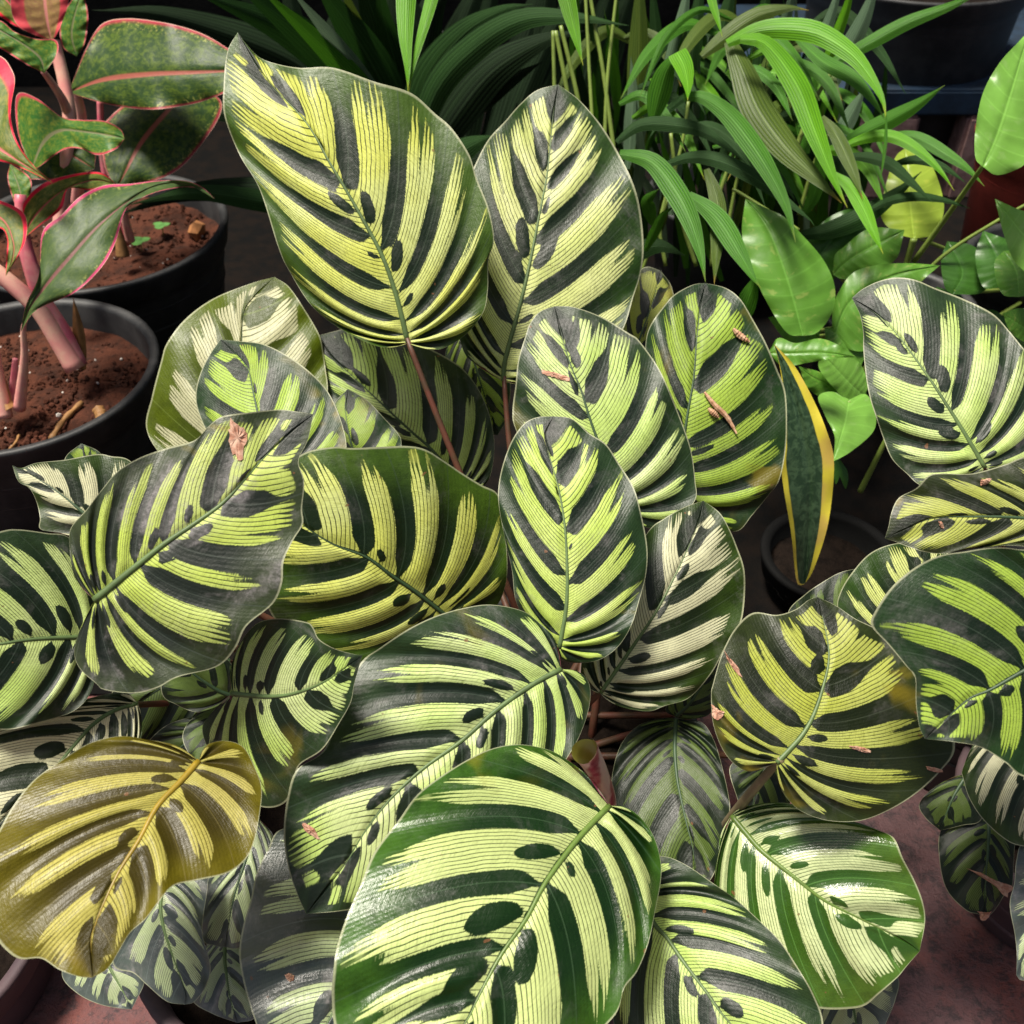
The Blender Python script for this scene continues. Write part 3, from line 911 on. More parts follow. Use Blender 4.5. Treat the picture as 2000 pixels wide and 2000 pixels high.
P_('I', main, 'pale', [(1096,1307),(1041,1336),(969,1387),(904,1445),(824,1503),(759,1564),(712,1626),(672,1691),(598,1785)],
   [(1090,1273),(1081,1244),(1056,1219),(1020,1193),(958,1181),(904,1188),(849,1204),(795,1230),(741,1266),(704,1295),(660,1370),(634,1463),(580,1503),(562,1554),(554,1626),(562,1691),(580,1746)],
   [(1128,1311),(1150,1333),(1152,1372),(1139,1420),(1114,1470),(1050,1560),(950,1640),(850,1710),(760,1760),(677,1778)],
   0.665, 0.61, arch=0.012, cup=0.012, expo=3.0, bend=0.22, rib_w=0.0026, rib='rib_green', nb=7.5, bw=1.01, tmar=0.92)
P_('K', main, 'pale', [(453,1354),(525,1360),(580,1353),(638,1329),(708,1280)],
   [(449,1320),(453,1295),(467,1259),(500,1219),(543,1208),(598,1215),(612,1226),(623,1248),(652,1266),(688,1277)],
   [(449,1369),(413,1394),(395,1427),(420,1490),(460,1550),(507,1575),(543,1575),(565,1557),(576,1517),(587,1492),(630,1463),(663,1412),(685,1372),(692,1336),(700,1307)],
   0.635, 0.585, arch=0.006, cup=0.008, nb=6.9, bw=1.06, tmar=0.90)
P_('J', main, 'dusty', [(185,1172),(217,1146),(275,1099),(326,1059),(380,1023),(435,983),(475,940),(514,896),(565,846),(612,809)],
   [(174,1161),(145,1125),(136,1067),(139,1030),(170,994),(203,951),(232,918),(275,893),(326,875),(380,860),(409,831),(435,813),(482,806),(543,800),(580,804)],
   [(156,1230),(145,1273),(156,1306),(188,1335),(203,1347),(261,1354),(308,1343),(348,1322),(424,1302),(460,1266),(482,1222),(533,1179),(551,1139),(554,1096),(572,1056),(592,1023),(590,994),(594,940),(583,900),(601,860)],
   0.585, 0.61, arch=0.010, cup=0.008, rib_w=0.0032, nb=7.5, bw=1.03, tmar=0.91)
P_('Z1', main, 'pale', [(192,1243),(159,1244),(72,1248),(0,1258),(-80,1275),(-170,1300)],
   [(185,1330),(150,1385),(72,1412),(0,1425),(-90,1400)], [(190,1180),(165,1090),(132,1048),(91,1041),(36,1034),(0,1038),(-80,1065),(-140,1150)],
   0.67, 0.61, arch=0.012, cup=0.01, nb=6.5, bw=1.10, tmar=0.91)
P_('Z2', main, 'white', [(268,1374),(225,1387),(181,1416),(145,1456),(80,1530),(-60,1660)],
   [(275,1395),(272,1450),(210,1560),(90,1650),(-20,1690)], [(240,1352),(150,1370),(0,1415),(-100,1480),(-120,1580)],
   0.70, 0.62, arch=0.012, cup=0.01, bw=1.01, tmar=0.92)
P_('Z3', main, 'white', [(235,1060),(159,998),(115,962),(65,930),(24,909)],
   [(190,1085),(130,1045),(80,1034),(78,1012),(72,983),(58,954),(36,940)], [(285,1030),(290,950),(254,900),(217,891),(188,887),(127,898),(72,904),(42,914)],
   0.70, 0.70, nb=5.9, rib='rib_dark')
P_('Z3b', main, 'green', [(200,960),(180,920),(159,866)], [(130,940),(127,895)], [(220,930),(196,885)], 0.74, 0.74, nb=3.4, ribbed=False)
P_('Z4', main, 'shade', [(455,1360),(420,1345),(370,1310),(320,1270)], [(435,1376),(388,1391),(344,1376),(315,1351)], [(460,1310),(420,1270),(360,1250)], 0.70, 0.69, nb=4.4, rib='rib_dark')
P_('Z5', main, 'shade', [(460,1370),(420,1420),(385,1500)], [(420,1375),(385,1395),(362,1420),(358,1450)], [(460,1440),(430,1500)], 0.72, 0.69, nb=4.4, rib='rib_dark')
P_('M', main, 'amber', [(388,1487),(355,1525),(308,1575),(272,1641),(235,1699),(210,1749),(188,1800),(178,1836),(181,1909)],
   [(395,1467),(409,1452),(442,1447),(475,1459),(496,1496),(511,1539),(507,1590),(496,1644),(478,1680),(442,1706),(380,1720),(337,1731),(308,1764),(283,1796),(254,1822),(232,1858),(210,1892)],
   [(373,1478),(344,1456),(290,1445),(235,1438),(174,1452),(120,1485),(65,1525),(25,1575),(0,1619),(-22,1662),(-29,1735),(-18,1807),(0,1843),(36,1872),(80,1872),(116,1894),(156,1908)],
   0.575, 0.505, arch=0.012, cup=0.014, rib='rib_amber', rib_w=0.0028, corr=0.0020, nb=7.3, bw=1.25)
P_('L', main, 'fresh', [(1190,1574),(1150,1615),(1110,1662),(1063,1728),(1027,1796),(983,1858),(954,1909),(929,1959),(907,2000),(800,2150)],
   [(1215,1575),(1244,1590),(1273,1626),(1289,1673),(1291,1717),(1280,1778),(1266,1843),(1244,1898),(1219,1930),(1208,1970),(1186,2000),(1100,2085),(950,2150)],
   [(1168,1546),(1146,1514),(1103,1481),(1067,1463),(1012,1454),(958,1463),(911,1485),(860,1517),(813,1554),(777,1604),(730,1666),(704,1728),(675,1796),(657,1854),(650,1909),(648,1945),(655,2010),(690,2085),(740,2130)],
   0.61, 0.52, arch=0.016, cup=0.016, rib='rib_bright', rib_w=0.0026, corr=0.0022, expo=2.85,
   bl=([.06,.13,.28,.55,.75],[.03,.11,.29,.5,.66,.82]), ov=([(.195,.05,.014),(.43,.17,.034)],[(.19,.12,.026),(.385,.16,.03),(.575,.14,.03)]))
P_('N', main, 'pale', [(1238,1735),(1280,1807),(1300,1828),(1333,1876),(1380,1938),(1420,1992),(1540,2120)],
   [(1265,1680),(1300,1673),(1343,1691),(1391,1724),(1438,1757),(1481,1796),(1525,1840),(1561,1894),(1590,1945),(1608,2000),(1600,2080)],
   [(1215,1790),(1200,1880),(1195,1960),(1210,2030),(1270,2100),(1400,2150)],
   0.645, 0.575, arch=0.012, cup=0.012, nb=6.9, rib='rib_green', bw=1.06, tmar=0.90)
P_('O', main, 'gloss', [(1429,1593),(1456,1626),(1488,1662),(1546,1709),(1608,1757),(1670,1789),(1728,1818),(1771,1840),(1796,1858)],
   [(1434,1586),(1456,1575),(1503,1568),(1546,1570),(1615,1590),(1680,1608),(1717,1622),(1746,1637),(1764,1677),(1785,1717),(1802,1760),(1807,1800)],
   [(1423,1612),(1407,1630),(1403,1662),(1396,1709),(1398,1780),(1440,1880),(1520,1950),(1604,1970),(1662,1970),(1691,1963),(1717,1941),(1753,1909),(1771,1887)],
   0.67, 0.63, arch=0.016, cup=0.012, rib='rib_bright', rib_w=0.0028, corr=0.0028, nb=7.1, ovals=0.9, petiole_mat='petiole_tan', crown=W(1440, 1600, 0.85))
P_('O2', main, 'gray', [(1640,1900),(1665,1960),(1680,2060)], [(1590,1930),(1600,2000),(1630,2060)], [(1720,1890),(1755,1912),(1749,1952),(1735,1988),(1710,2040)], 0.72, 0.68, nb=4.4)
P_('P', main, 'dull', [(1517,1490),(1539,1467),(1568,1434),(1590,1394),(1608,1340),(1619,1284),(1612,1230),(1597,1166)],
   [(1496,1498),(1463,1507),(1434,1492),(1409,1459),(1392,1409),(1389,1354),(1392,1338),(1409,1280),(1434,1230),(1470,1197),(1517,1201),(1554,1190),(1579,1172)],
   [(1522,1530),(1539,1561),(1568,1586),(1619,1603),(1680,1603),(1735,1583),(1789,1550),(1836,1507),(1865,1463),(1850,1400),(1815,1350),(1789,1320),(1771,1284),(1746,1244),(1709,1226),(1670,1208),(1633,1183)],
   0.615, 0.65, arch=0.012, cup=0.014, rib='rib_green', nb=7.1, petiole_mat='petiole_tan', petiole_r=0.0032, crown=W(1400, 1640, 0.78), hide=False, bw=1.08, tmar=0.90)
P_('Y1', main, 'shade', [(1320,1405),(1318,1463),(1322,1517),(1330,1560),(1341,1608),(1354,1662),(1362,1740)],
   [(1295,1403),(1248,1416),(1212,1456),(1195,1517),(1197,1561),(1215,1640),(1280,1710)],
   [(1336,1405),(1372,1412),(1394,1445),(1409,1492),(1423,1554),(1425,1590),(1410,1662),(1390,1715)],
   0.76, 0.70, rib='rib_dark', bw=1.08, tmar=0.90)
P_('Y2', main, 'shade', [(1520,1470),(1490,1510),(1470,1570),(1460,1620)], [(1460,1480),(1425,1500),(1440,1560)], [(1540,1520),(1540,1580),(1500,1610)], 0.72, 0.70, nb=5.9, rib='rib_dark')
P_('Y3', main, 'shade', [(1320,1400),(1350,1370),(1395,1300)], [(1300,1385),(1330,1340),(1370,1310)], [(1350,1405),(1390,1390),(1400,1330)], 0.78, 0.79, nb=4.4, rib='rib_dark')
P_('AA', main, 'gray', [(770,1720),(730,1810),(690,1890),(645,1988),(560,2120)],
   [(800,1780),(790,1900),(750,2020),(660,2110)],
   [(740,1670),(650,1620),(551,1619),(522,1662),(500,1709),(489,1760),(475,1807),(467,1862),(475,1916),(489,1967),(500,2000),(520,2070)],
   0.66, 0.60, arch=0.012, cup=0.012, corr=0.0028, nb=6.3, bw=1.00, tmar=0.92)
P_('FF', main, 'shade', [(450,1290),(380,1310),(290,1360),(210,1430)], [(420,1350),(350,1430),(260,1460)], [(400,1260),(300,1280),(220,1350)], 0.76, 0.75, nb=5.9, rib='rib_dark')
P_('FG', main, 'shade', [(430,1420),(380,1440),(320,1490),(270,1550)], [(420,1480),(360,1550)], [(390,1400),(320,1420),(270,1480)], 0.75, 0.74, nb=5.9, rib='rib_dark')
# low plant
P_('BB', low, 'gray', [(330,1690),(315,1757),(319,1807),(337,1865),(362,1934),(362,1962)],
   [(400,1700),(406,1728),(397,1790),(395,1825),(411,1887),(402,1927),(380,1956)],
   [(270,1720),(240,1800),(221,1883),(261,1901),(286,1923),(326,1956)], 0.66, 0.635, nb=5.9, corr=0.0016, bw=1.03, tmar=0.90)
P_('CC', low, 'gray', [(190,1840),(217,1894),(240,1935),(257,1972)], [(250,1830),(290,1880),(281,1923),(268,1950)], [(140,1860),(121,1905),(152,1941),(199,1963)], 0.68, 0.665, nb=5.9, bw=1.01, tmar=0.90)
P_('DD', low, 'gray', [(505,1600),(480,1680),(455,1760),(440,1850)], [(535,1640),(520,1740),(490,1830),(464,1852)], [(430,1640),(405,1720),(395,1829),(420,1847)], 0.70, 0.665, nb=5.9, rib='rib_dark', bw=1.03, tmar=0.90)
P_('EE', low, 'gray', [(440,1820),(440,1880),(450,1950),(464,1998)], [(480,1840),(510,1920),(500,1985)], [(400,1850),(385,1920),(377,1956),(417,1981)], 0.70, 0.68, nb=5.9, bw=1.01, tmar=0.90)
# right-hand plant
P_('R', side, 'pale', [(1923,914),(1883,846),(1851,795),(1818,744),(1782,693),(1749,650),(1710,612),(1664,582)],
   [(1890,945),(1840,962),(1796,947),(1771,925),(1742,896),(1724,853),(1709,809),(1699,777),(1691,733),(1686,679),(1686,652),(1680,616)],
   [(1985,925),(2045,870),(2055,790),(2025,710),(1996,677),(1970,645),(1938,612),(1880,583),(1825,562),(1789,547),(1753,542),(1717,549),(1684,565)],
   0.70, 0.74, arch=0.014, cup=0.012, expo=3.1, nb=7.1, bw=0.90, tmar=0.94)
P_('S', side, 'dull', [(2150,1030),(2000,1012),(1898,1009),(1825,1012),(1775,1030),(1728,1052)],
   [(2100,1095),(2000,1067),(1916,1070),(1843,1081),(1807,1078),(1771,1067),(1746,1057)],
   [(2140,930),(2080,880),(2000,893),(1963,907),(1898,925),(1843,925),(1814,929),(1789,954),(1756,972),(1742,998),(1735,1030)],
   0.62, 0.63, arch=0.012, cup=0.012, rib='rib_dark', bw=1.03, tmar=0.92)
P_('Q', side, 'green', [(2130,1245),(2060,1280),(2000,1310),(1934,1347),(1887,1369),(1807,1443)],
   [(2160,1180),(2060,1090),(1981,1072),(1934,1070),(1880,1078),(1836,1085),(1789,1107),(1742,1146),(1709,1194),(1702,1222),(1735,1259),(1771,1302),(1787,1322),(1789,1373),(1796,1420)][::1],
   [(2170,1330),(2140,1450),(2080,1520),(2000,1517),(1963,1489),(1916,1460),(1862,1449)],
   0.55, 0.555, arch=0.008, cup=0.010, expo=2.3, rib='rib_dark', nb=6.9, bw=1.00, tmar=0.93)
P_('T', side, 'cream', [(1770,1300),(1790,1220),(1805,1140),(1800,1062)], [(1720,1290),(1655,1250),(1636,1190),(1641,1157),(1662,1121),(1699,1081),(1746,1062)], [(1850,1250),(1890,1150),(1850,1080)], 0.68, 0.69, nb=6.9, bw=1.00, tmar=0.92)
P_('T2', side, 'shade', [(1590,1300),(1620,1230),(1650,1170),(1690,1108)], [(1545,1260),(1539,1197),(1572,1161),(1608,1136),(1644,1117)], [(1650,1290),(1700,1220),(1710,1150)], 0.73, 0.74, nb=5.9, rib='rib_dark')
# corner plant
P_('U', corner, 'white', [(1960,1420),(2000,1500),(2035,1580),(2050,1665)], [(2030,1430),(2090,1520),(2090,1620)], [(1905,1450),(1880,1503),(1881,1520),(1894,1561),(1923,1604),(1970,1644),(2010,1655)], 0.69, 0.67, nb=5.9, bw=1.01, tmar=0.92)
P_('V', corner, 'shade', [(1890,1510),(1860,1560),(1836,1622)], [(1925,1540),(1916,1601),(1880,1612)], [(1836,1530),(1796,1568),(1807,1597)], 0.75, 0.745, nb=4.4, rib='rib_dark', bw=1.06, tmar=0.86)
P_('Wl', corner, 'shade', [(1930,1590),(1930,1640),(1925,1717),(1921,1800)], [(1985,1610),(1981,1662),(1977,1731),(1963,1746),(1945,1775)], [(1870,1600),(1836,1625),(1836,1691),(1851,1742),(1887,1778),(1912,1786)], 0.75, 0.735, nb=5.9, rib='rib_dark', bw=1.06, tmar=0.89)
P_('X', corner, 'gray', [(2110,1690),(2060,1770),(2010,1850),(1985,1905)], [(2120,1790),(2060,1900),(2000,1915)], [(2060,1640),(2000,1644),(1985,1680),(1981,1724),(1972,1767),(1982,1825),(1986,1865)], 0.68, 0.655, nb=5.9)

# dry patches
scar('J', [(450,815),(468,830),(482,845),(478,870),(470,897),(452,880),(447,850)], label='papery pinkish brown dry patch at the leaf edge')
scar('D', [(1060,722),(1085,728),(1113,738),(1108,744),(1080,737),(1062,730)])
scar('P', [(1411,1265),(1424,1284),(1441,1303),(1448,1322),(1438,1314),(1424,1294)])
scar('P', [(1658,1456),(1685,1459),(1704,1468),(1688,1469),(1666,1462)])
scar('P', [(1808,1496),(1830,1500),(1844,1506),(1830,1509),(1812,1503)])
scar('P', [(1390,1375),(1402,1385),(1415,1392),(1404,1405),(1392,1402)])
scar('I', [(590,1605),(605,1612),(615,1620),(625,1640),(608,1632),(595,1622)])
scar('AA', [(556,1904),(564,1900),(574,1905),(572,1914),(562,1916)])
scar('Wl', [(1892,1698),(1920,1707),(1948,1720),(1976,1733),(1962,1750),(1950,1735),(1918,1714)], label='torn orange brown edge')
scar('Wl', [(1909,1780),(1930,1782),(1938,1780),(1921,1799)])
scar('S', [(1833,1018),(1840,1020),(1844,1032),(1836,1028)])
scar('S', [(1915,938),(1935,934),(1930,944),(1915,948)])

# rolled young leaf, open at its upper end
def rolled_leaf():
    c = spline([(1192,1590),(1184,1550),(1168,1510),(1153,1482),(1142,1466)], 26)
    u = np.linspace(0, 1, 26)
    dep = 0.685 - 0.055 * u
    P = W(c[:, 0], c[:, 1], dep)
    rad = (np.interp(u, [0, 0.25, 0.6, 0.92, 1], [14, 17, 20, 25, 28])) * dep / FPX
    V, F = [], []
    ns, turns = 30, 1.35
    tg = np.gradient(P, axis=0)
    tg /= np.linalg.norm(tg, axis=1)[:, None]
    vw = CAM - P[12]
    vw /= np.linalg.norm(vw)
    for i in range(26):
        a = np.cross(tg[i], vw)
        a /= np.linalg.norm(a)
        b = np.cross(a, tg[i])
        for k in range(ns):
            an = -0.9 + 2 * math.pi * turns * k / (ns - 1) + 0.5 * u[i]
            rr = rad[i] * (1 - 0.10 * k / ns)
            lip = 0.10 * rad[i] * math.sin(an * 2) if i == 25 else 0
            V.append(P[i] + rr * (math.cos(an) * a + math.sin(an) * b) + tg[i] * lip)
    b3 = P[0].copy()
    m = NT('rolled_leaf')
    co, rnd = m.coords()
    qt = m.sep(m.attr('qt').outputs['Vector'])
    wv = m.math('MULTIPLY_ADD', qt[0], 1.3, m.math('MULTIPLY', qt[1], 3.3))
    st = m.math('SINE', m.math('MULTIPLY', m.math('MULTIPLY_ADD', m.noise(co, 90.0, 3.0), 0.55, wv), 6.28))
    c1 = m.mix(m.ss(st, -0.5, 0.8), (0.62, 0.42, 0.36), (0.30, 0.028, 0.060))
    c1 = m.mix(m.ss(m.noise(co, 160.0, 3.0), 0.4, 0.7, 0.0, 0.4), c1, (0.66, 0.36, 0.34))
    geo = m.n.new('ShaderNodeNewGeometry')
    c2 = m.mix(geo.outputs['Backfacing'], c1, (0.22, 0.22, 0.03))
    m.leaf_surface(c2, 0.35, c1, 0.15)
    o = obj('rolled_leaf', np.array(V) - b3, grid_faces(26, ns, False), m.m, main, b3 - C_MAIN)
    me = o.data
    # outside must face out
    n0 = me.polygons[12 * (ns - 1) + 8].normal
    c0 = me.polygons[12 * (ns - 1) + 8].center
    if n0.dot(Vector(c0) - Vector(P[12] - b3)) < 0:
        me.flip_normals()
    qt_ = np.stack([np.repeat(u[:, None], ns, 1), np.repeat(np.linspace(0, 1, ns)[None], 26, 0), np.zeros((26, ns))], -1)
    setattrs(me, qt=qt_.reshape(-1, 3))
    o['label'] = 'rolled young leaf, pink and cream striped outside'
    cr = np.array([C_MAIN[0] + 0.03, C_MAIN[1] - 0.01, 0.115])
    pth = bez(P[0], 0.5 * (P[0] + cr) + np.array([0.01, 0, 0]), cr, 12) - b3
    v, f = tube_arrays(pth, 0.0042, 8)
    obj('petiole', v, f, M['rose_stem'], o)
rolled_leaf()

# dried flower husks lying on the leaf H
def husk(key, pts, wpx, label):
    c = spline(pts, 14)
    dep = np.array([surf_depth(key, *p) for p in c]) - 0.003
    P = W(c[:, 0], c[:, 1], dep)
    u = np.linspace(0, 1, 14)
    rad = wpx / 2 * dep / FPX * (0.25 + 0.75 * np.sin(np.pi * np.clip(u * 0.9 + 0.08, 0, 1)))
    v, f = tube_arrays(P - P[0], rad * (1 + 0.2 * np.sin(u * 40)), 7)
    return tag(obj('dried_husk', v, f, M['husk'], None, P[0], smooth=False), label, 'husk', 'dried husks on the leaves')
husk('H', [(1376,766),(1395,790),(1420,815),(1439,847)], 11, 'long dried brown husk lying across the right leaf')
husk('H', [(1432,642),(1445,655),(1464,668)], 13, 'short dried husk near the top right of the same leaf')
husk('H', [(1384,798),(1395,808),(1404,816)], 12, 'stubby brown husk just below left of the long one')

# ================================================================== RED-EDGED AGLAONEMAS
C_AF = np.array([-0.54, 0.93, 0.0])
C_AR = np.array([-0.555, 1.265, 0.0])
agf = thing('potted_aglaonema', 'red edged aglaonema on pink stems in the black pot nearest the left edge', 'plant', C_AF, 'aglaonemas')
agr = thing('potted_aglaonema', 'dark leaved aglaonema in the black pot behind, with sprouts in its soil', 'plant', C_AR, 'aglaonemas')
pot(agf, C_AF, 0.153, 0.22, soil_drop=0.035, n_crumb=2600, seed=6)
pot(agr, C_AR, 0.175, 0.22, soil_drop=0.035, n_crumb=1600, seed=7)
def A_(key, par, mat, mid, left, right, db, dt, **kw):
    kw = dict(dict(peacock=False, NQ=54, NT_=13, expo=1.25, bend=0.08, wave=0.006, corr=0.0006, ribbed=False), **kw)
    return broad_leaf(key, par, AM[mat], mid, left, right, db, dt, **kw)
A_('a1', agr, 'dark', [(134,180),(200,157),(290,146),(380,142),(505,136)], [(145,152),(170,91),(199,47),(246,36),(308,42),(362,54),(406,71),(450,98)], [(163,190),(217,205),(290,214),(355,207),(399,197),(450,175)], 1.22, 1.16, arch=0.02, cup=0.03)
A_('a2', agr, 'dark', [(370,170),(326,217),(275,279),(239,348),(225,368)], [(425,190),(431,221),(399,275),(355,326),(308,351),(254,360)], [(270,190),(205,240),(200,290),(206,330)], 1.28, 1.24, cup=0.02)
A_('a3', agf, 'mid', [(62,330),(85,280),(120,255),(175,258),(243,270)], [(35,260),(33,185),(72,192),(120,228),(156,234),(203,236),(235,252)], [(76,326),(123,293),(156,290),(192,303),(228,290)], 1.12, 1.06, arch=0.03, cup=0.02)
A_('a4', agf, 'red', [(-90,200),(-30,270),(30,312),(70,335),(105,359)], [(-60,100),(0,109),(22,134),(29,159),(22,203),(22,235),(33,275),(62,319)], [(-80,300),(0,315),(36,326),(72,342)], 0.98, 0.96, arch=0.02, cup=0.02)
A_('a5', agf, 'lower', [(40,649),(62,594),(130,510),(200,435),(290,368),(360,359),(420,389)], [(51,594),(76,536),(83,453),(120,420),(156,384),(203,362),(254,359),(308,353),(362,353),(395,366)], [(72,605),(145,572),(196,525),(225,475),(246,409),(283,384),(326,370),(380,366)], 0.98, 1.04, arch=0.03, cup=0.02)
A_('a6', agf, 'red', [(42,470),(70,420),(120,375),(180,352),(228,360)], [(45,430),(47,395),(83,359),(138,341),(196,337)], [(72,445),(120,408),(134,368),(180,372)], 1.06, 1.09, arch=0.02, cup=-0.02)
A_('a7', agf, 'red', [(-70,400),(0,425),(25,470),(25,505),(11,540)], [(-40,460),(0,446),(14,467),(12,505)], [(-40,380),(0,391),(47,417),(51,464),(33,504)], 1.02, 0.99, arch=0.02, cup=0.02)
A_('a8', agf, 'pink', [(100,80),(90,20),(80,-80)], [(36,51),(20,0),(30,-60)], [(112,65),(134,0),(120,-60)], 1.10, 1.08, cup=-0.02)
A_('a8b', agf, 'red', [(95,80),(40,30),(-40,-60)], [(20,45),(-30,0)], [(90,40),(40,-20)], 1.13, 1.11, cup=-0.02)
A_('a9', agf, 'mid', [(87,143),(75,110),(20,70),(-60,30)], [(54,127),(0,94),(-50,70)], [(112,105),(109,78),(72,76),(29,62),(0,40)], 1.05, 1.03, cup=0.03)
A_('a10', agr, 'mid', [(150,110),(140,60),(160,-20)], [(122,90),(118,40),(140,0)], [(165,85),(172,30)], 1.30, 1.28)
A_('a11', agf, 'dark', [(40,350),(60,300),(110,290),(185,330)], [(45,300),(100,268),(180,290)], [(60,350),(130,350)], 1.14, 1.14)
A_('a12', agf, 'mid', [(47,420),(38,370),(20,320)], [(30,400),(15,350)], [(55,400),(60,350)], 1.10, 1.10)
stem(agf, 'rose_stem', [(150,716),(120,650),(85,590),(60,520),(45,460),(40,380)], 44, 1.115, 1.06, w2=22)
stem(agf, 'pink_stem', [(148,722),(112,660),(72,600),(0,536),(-60,490)], 40, 1.11, 1.06, w2=30)
stem(agf, 'pink_stem', [(38,798),(44,740),(48,690),(46,640),(60,600)], 24, 1.07, 0.99, w2=6)
stem(agf, 'rose_stem', [(24,790),(28,740),(30,700)], 22, 1.085, 1.07, w2=10)
stem(agf, 'pink_stem', [(10,815),(-5,740),(-20,640)], 30, 1.07, 1.04, w2=22)
blade(agf, M['sheath'], [(160,722),(155,660),(143,580)], 24, 1.125, 1.09, fold=0.9, name='dry_sheath', base_w=0.7)
blade(agf, M['sheath'], [(15,800),(0,770),(-15,700)], 40, 1.06, 1.06, fold=0.9, name='dry_sheath', base_w=0.7)
stem(agf, 'pink_stem', [(100,560),(120,400),(135,240),(125,160),(105,80)], 26, 1.17, 1.11, w2=24)
stem(agf, 'pink_stem', [(136,230),(120,190),(85,140)], 20, 1.135, 1.06, w2=12)
stem(agr, 'pink_stem', [(150,400),(158,300),(160,230),(150,180)], 24, 1.36, 1.22, w2=16)
stem(agr, 'rose_stem', [(245,480),(215,380),(200,300),(195,190)], 16, 1.34, 1.25, w2=12)
stem(agr, 'pink_stem', [(255,470),(245,430),(240,390)], 18, 1.33, 1.28, w2=12)
stem(agr, 'sheath', [(240,500),(235,470),(228,440)], 26, 1.32, 1.30, w2=12, name='dry_sheath')

# seedlings and a stone on the soil of the rear pot
def seedling(px, py, rpx, label):
    c = Wz(px, py, 0.192)
    t = thing('clover_seedling', label, 'seedling', c, 'seedlings in the soil')
    for k in range(3):
        a = k * 2.1 + 0.4
        r = rpx * 1.25 / FPX
        n = 12
        ring = np.array([[math.cos(2 * math.pi * i / n), math.sin(2 * math.pi * i / n) * 0.9, 0.06 * math.cos(4 * math.pi * i / n)] for i in range(n)]) * r * 0.62
        off = np.array([math.cos(a), math.sin(a), 0]) * r * 0.55
        v = np.vstack([ring + off, off[None] - [0, 0, 0.001]]) + [0, 0, 0.012]
        obj('leaf', v, [(i, (i + 1) % n, n) for i in range(n)], M['weed'], t)
    v, f = tube_arrays(np.array([[0, 0, -0.004], [0.001, 0, 0.006], [0, 0, 0.011]]), 0.0008, 6)
    obj('stem', v, f, M['green_stem'], t)
seedling(318, 455, 17, 'paler round leaved seedling nearer the orange stone')
seedling(276, 485, 20, 'darker green seedling nearer the aglaonema stem')
v, f = crumbs(1, 0.0001, 0.0, 9, 0.014, 0.015)
o = obj('orange_stone', v, f, M['stone'], None, Wz(385, 452, 0.192), smooth=False)
tag(o, 'small orange brown stone on the soil of the rear pot', 'stone')
def twig(px, label, r=0.0022, z=0.192):
    pts = np.array([Wz(x, y, z) for x, y in px])
    c = spline(pts, 14)
    v, f = tube_arrays(c - c[0], r * (1 + 0.2 * np.sin(np.arange(14) * 1.7)), 6)
    return tag(obj('twig', v, f, M['sheath'], None, c[0]), label, 'twig', 'twigs on the soil')
twig([(100,858),(125,820),(150,795),(160,786)], 'curved brown root lying on the soil of the front pot', 0.0032)
twig([(10,885),(30,865),(37,850)], 'thin twig on the soil by the left edge', 0.0014)
twig([(192,800),(198,812),(196,825)], 'short stub of dry stem near the front pot rim', 0.006, 0.194)

# ================================================================== STRAP-LEAVED PLANT (dark, top left to middle)
C_DR = Wz(760, 300, 0.0) * np.array([1, 1, 0])
dr = thing('strap_leaved_plant', 'dark strap leaved plant arching behind the two tallest striped leaves', 'plant', C_DR)
pot(dr, C_DR, 0.16, 0.20, soil='soil_dark', seed=8)
def D_(mat, pts, wpx, d0, d1, **kw):
    return blade(dr, BM[mat], pts, wpx, d0, d1, **kw)
D_('dark', [(760,330),(690,170),(560,60),(370,-20)], 75, 1.45, 1.15)
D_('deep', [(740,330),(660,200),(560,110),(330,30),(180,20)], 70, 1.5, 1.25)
D_('dark', [(770,330),(720,200),(620,90),(450,-40)], 80, 1.42, 1.12)
D_('mid', [(775,320),(725,200),(640,100),(500,-30)], 46, 1.38, 1.08)
D_('silver', [(775,320),(735,200),(660,90),(560,-30)], 38, 1.40, 1.10)
D_('dark', [(780,330),(760,200),(700,80),(600,-60)], 80, 1.42, 1.12)
D_('olive', [(780,330),(765,200),(715,90),(655,-60)], 40, 1.44, 1.14)
D_('deep', [(785,330),(770,180),(740,60),(690,-80)], 90, 1.46, 1.20)
D_('dark', [(790,340),(785,180),(750,40),(740,-60)], 60, 1.48, 1.20)
D_('bright', [(808,-140),(795,-40),(792,60),(796,130),(797,182)], 42, 0.98, 0.96, belly=0.3)
D_('bright', [(870,-120),(845,-10),(820,80),(805,140),(799,180)], 26, 0.99, 0.965, belly=0.3)
D_('dark', [(790,340),(830,170),(900,70),(980,20),(1040,8)], 72, 1.35, 1.15)
D_('dark', [(800,340),(850,180),(930,90),(1020,38),(1120,34),(1228,50)], 58, 1.30, 1.08)
D_('deep', [(820,350),(880,240),(960,140),(1060,80),(1140,60)], 80, 1.36, 1.2)
D_('deep', [(830,340),(860,250),(960,180),(1060,120)], 60, 1.4, 1.25)
D_('deep', [(800,340),(830,120),(850,20),(900,-60)], 70, 1.45, 1.25)
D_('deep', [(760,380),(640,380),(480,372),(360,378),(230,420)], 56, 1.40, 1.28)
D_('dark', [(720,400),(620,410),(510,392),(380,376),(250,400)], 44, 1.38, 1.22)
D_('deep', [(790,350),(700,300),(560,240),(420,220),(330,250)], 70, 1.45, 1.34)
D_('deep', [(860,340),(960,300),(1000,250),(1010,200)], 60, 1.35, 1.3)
D_('dark', [(850,330),(910,290),(950,270),(965,265)], 50, 1.25, 1.2)
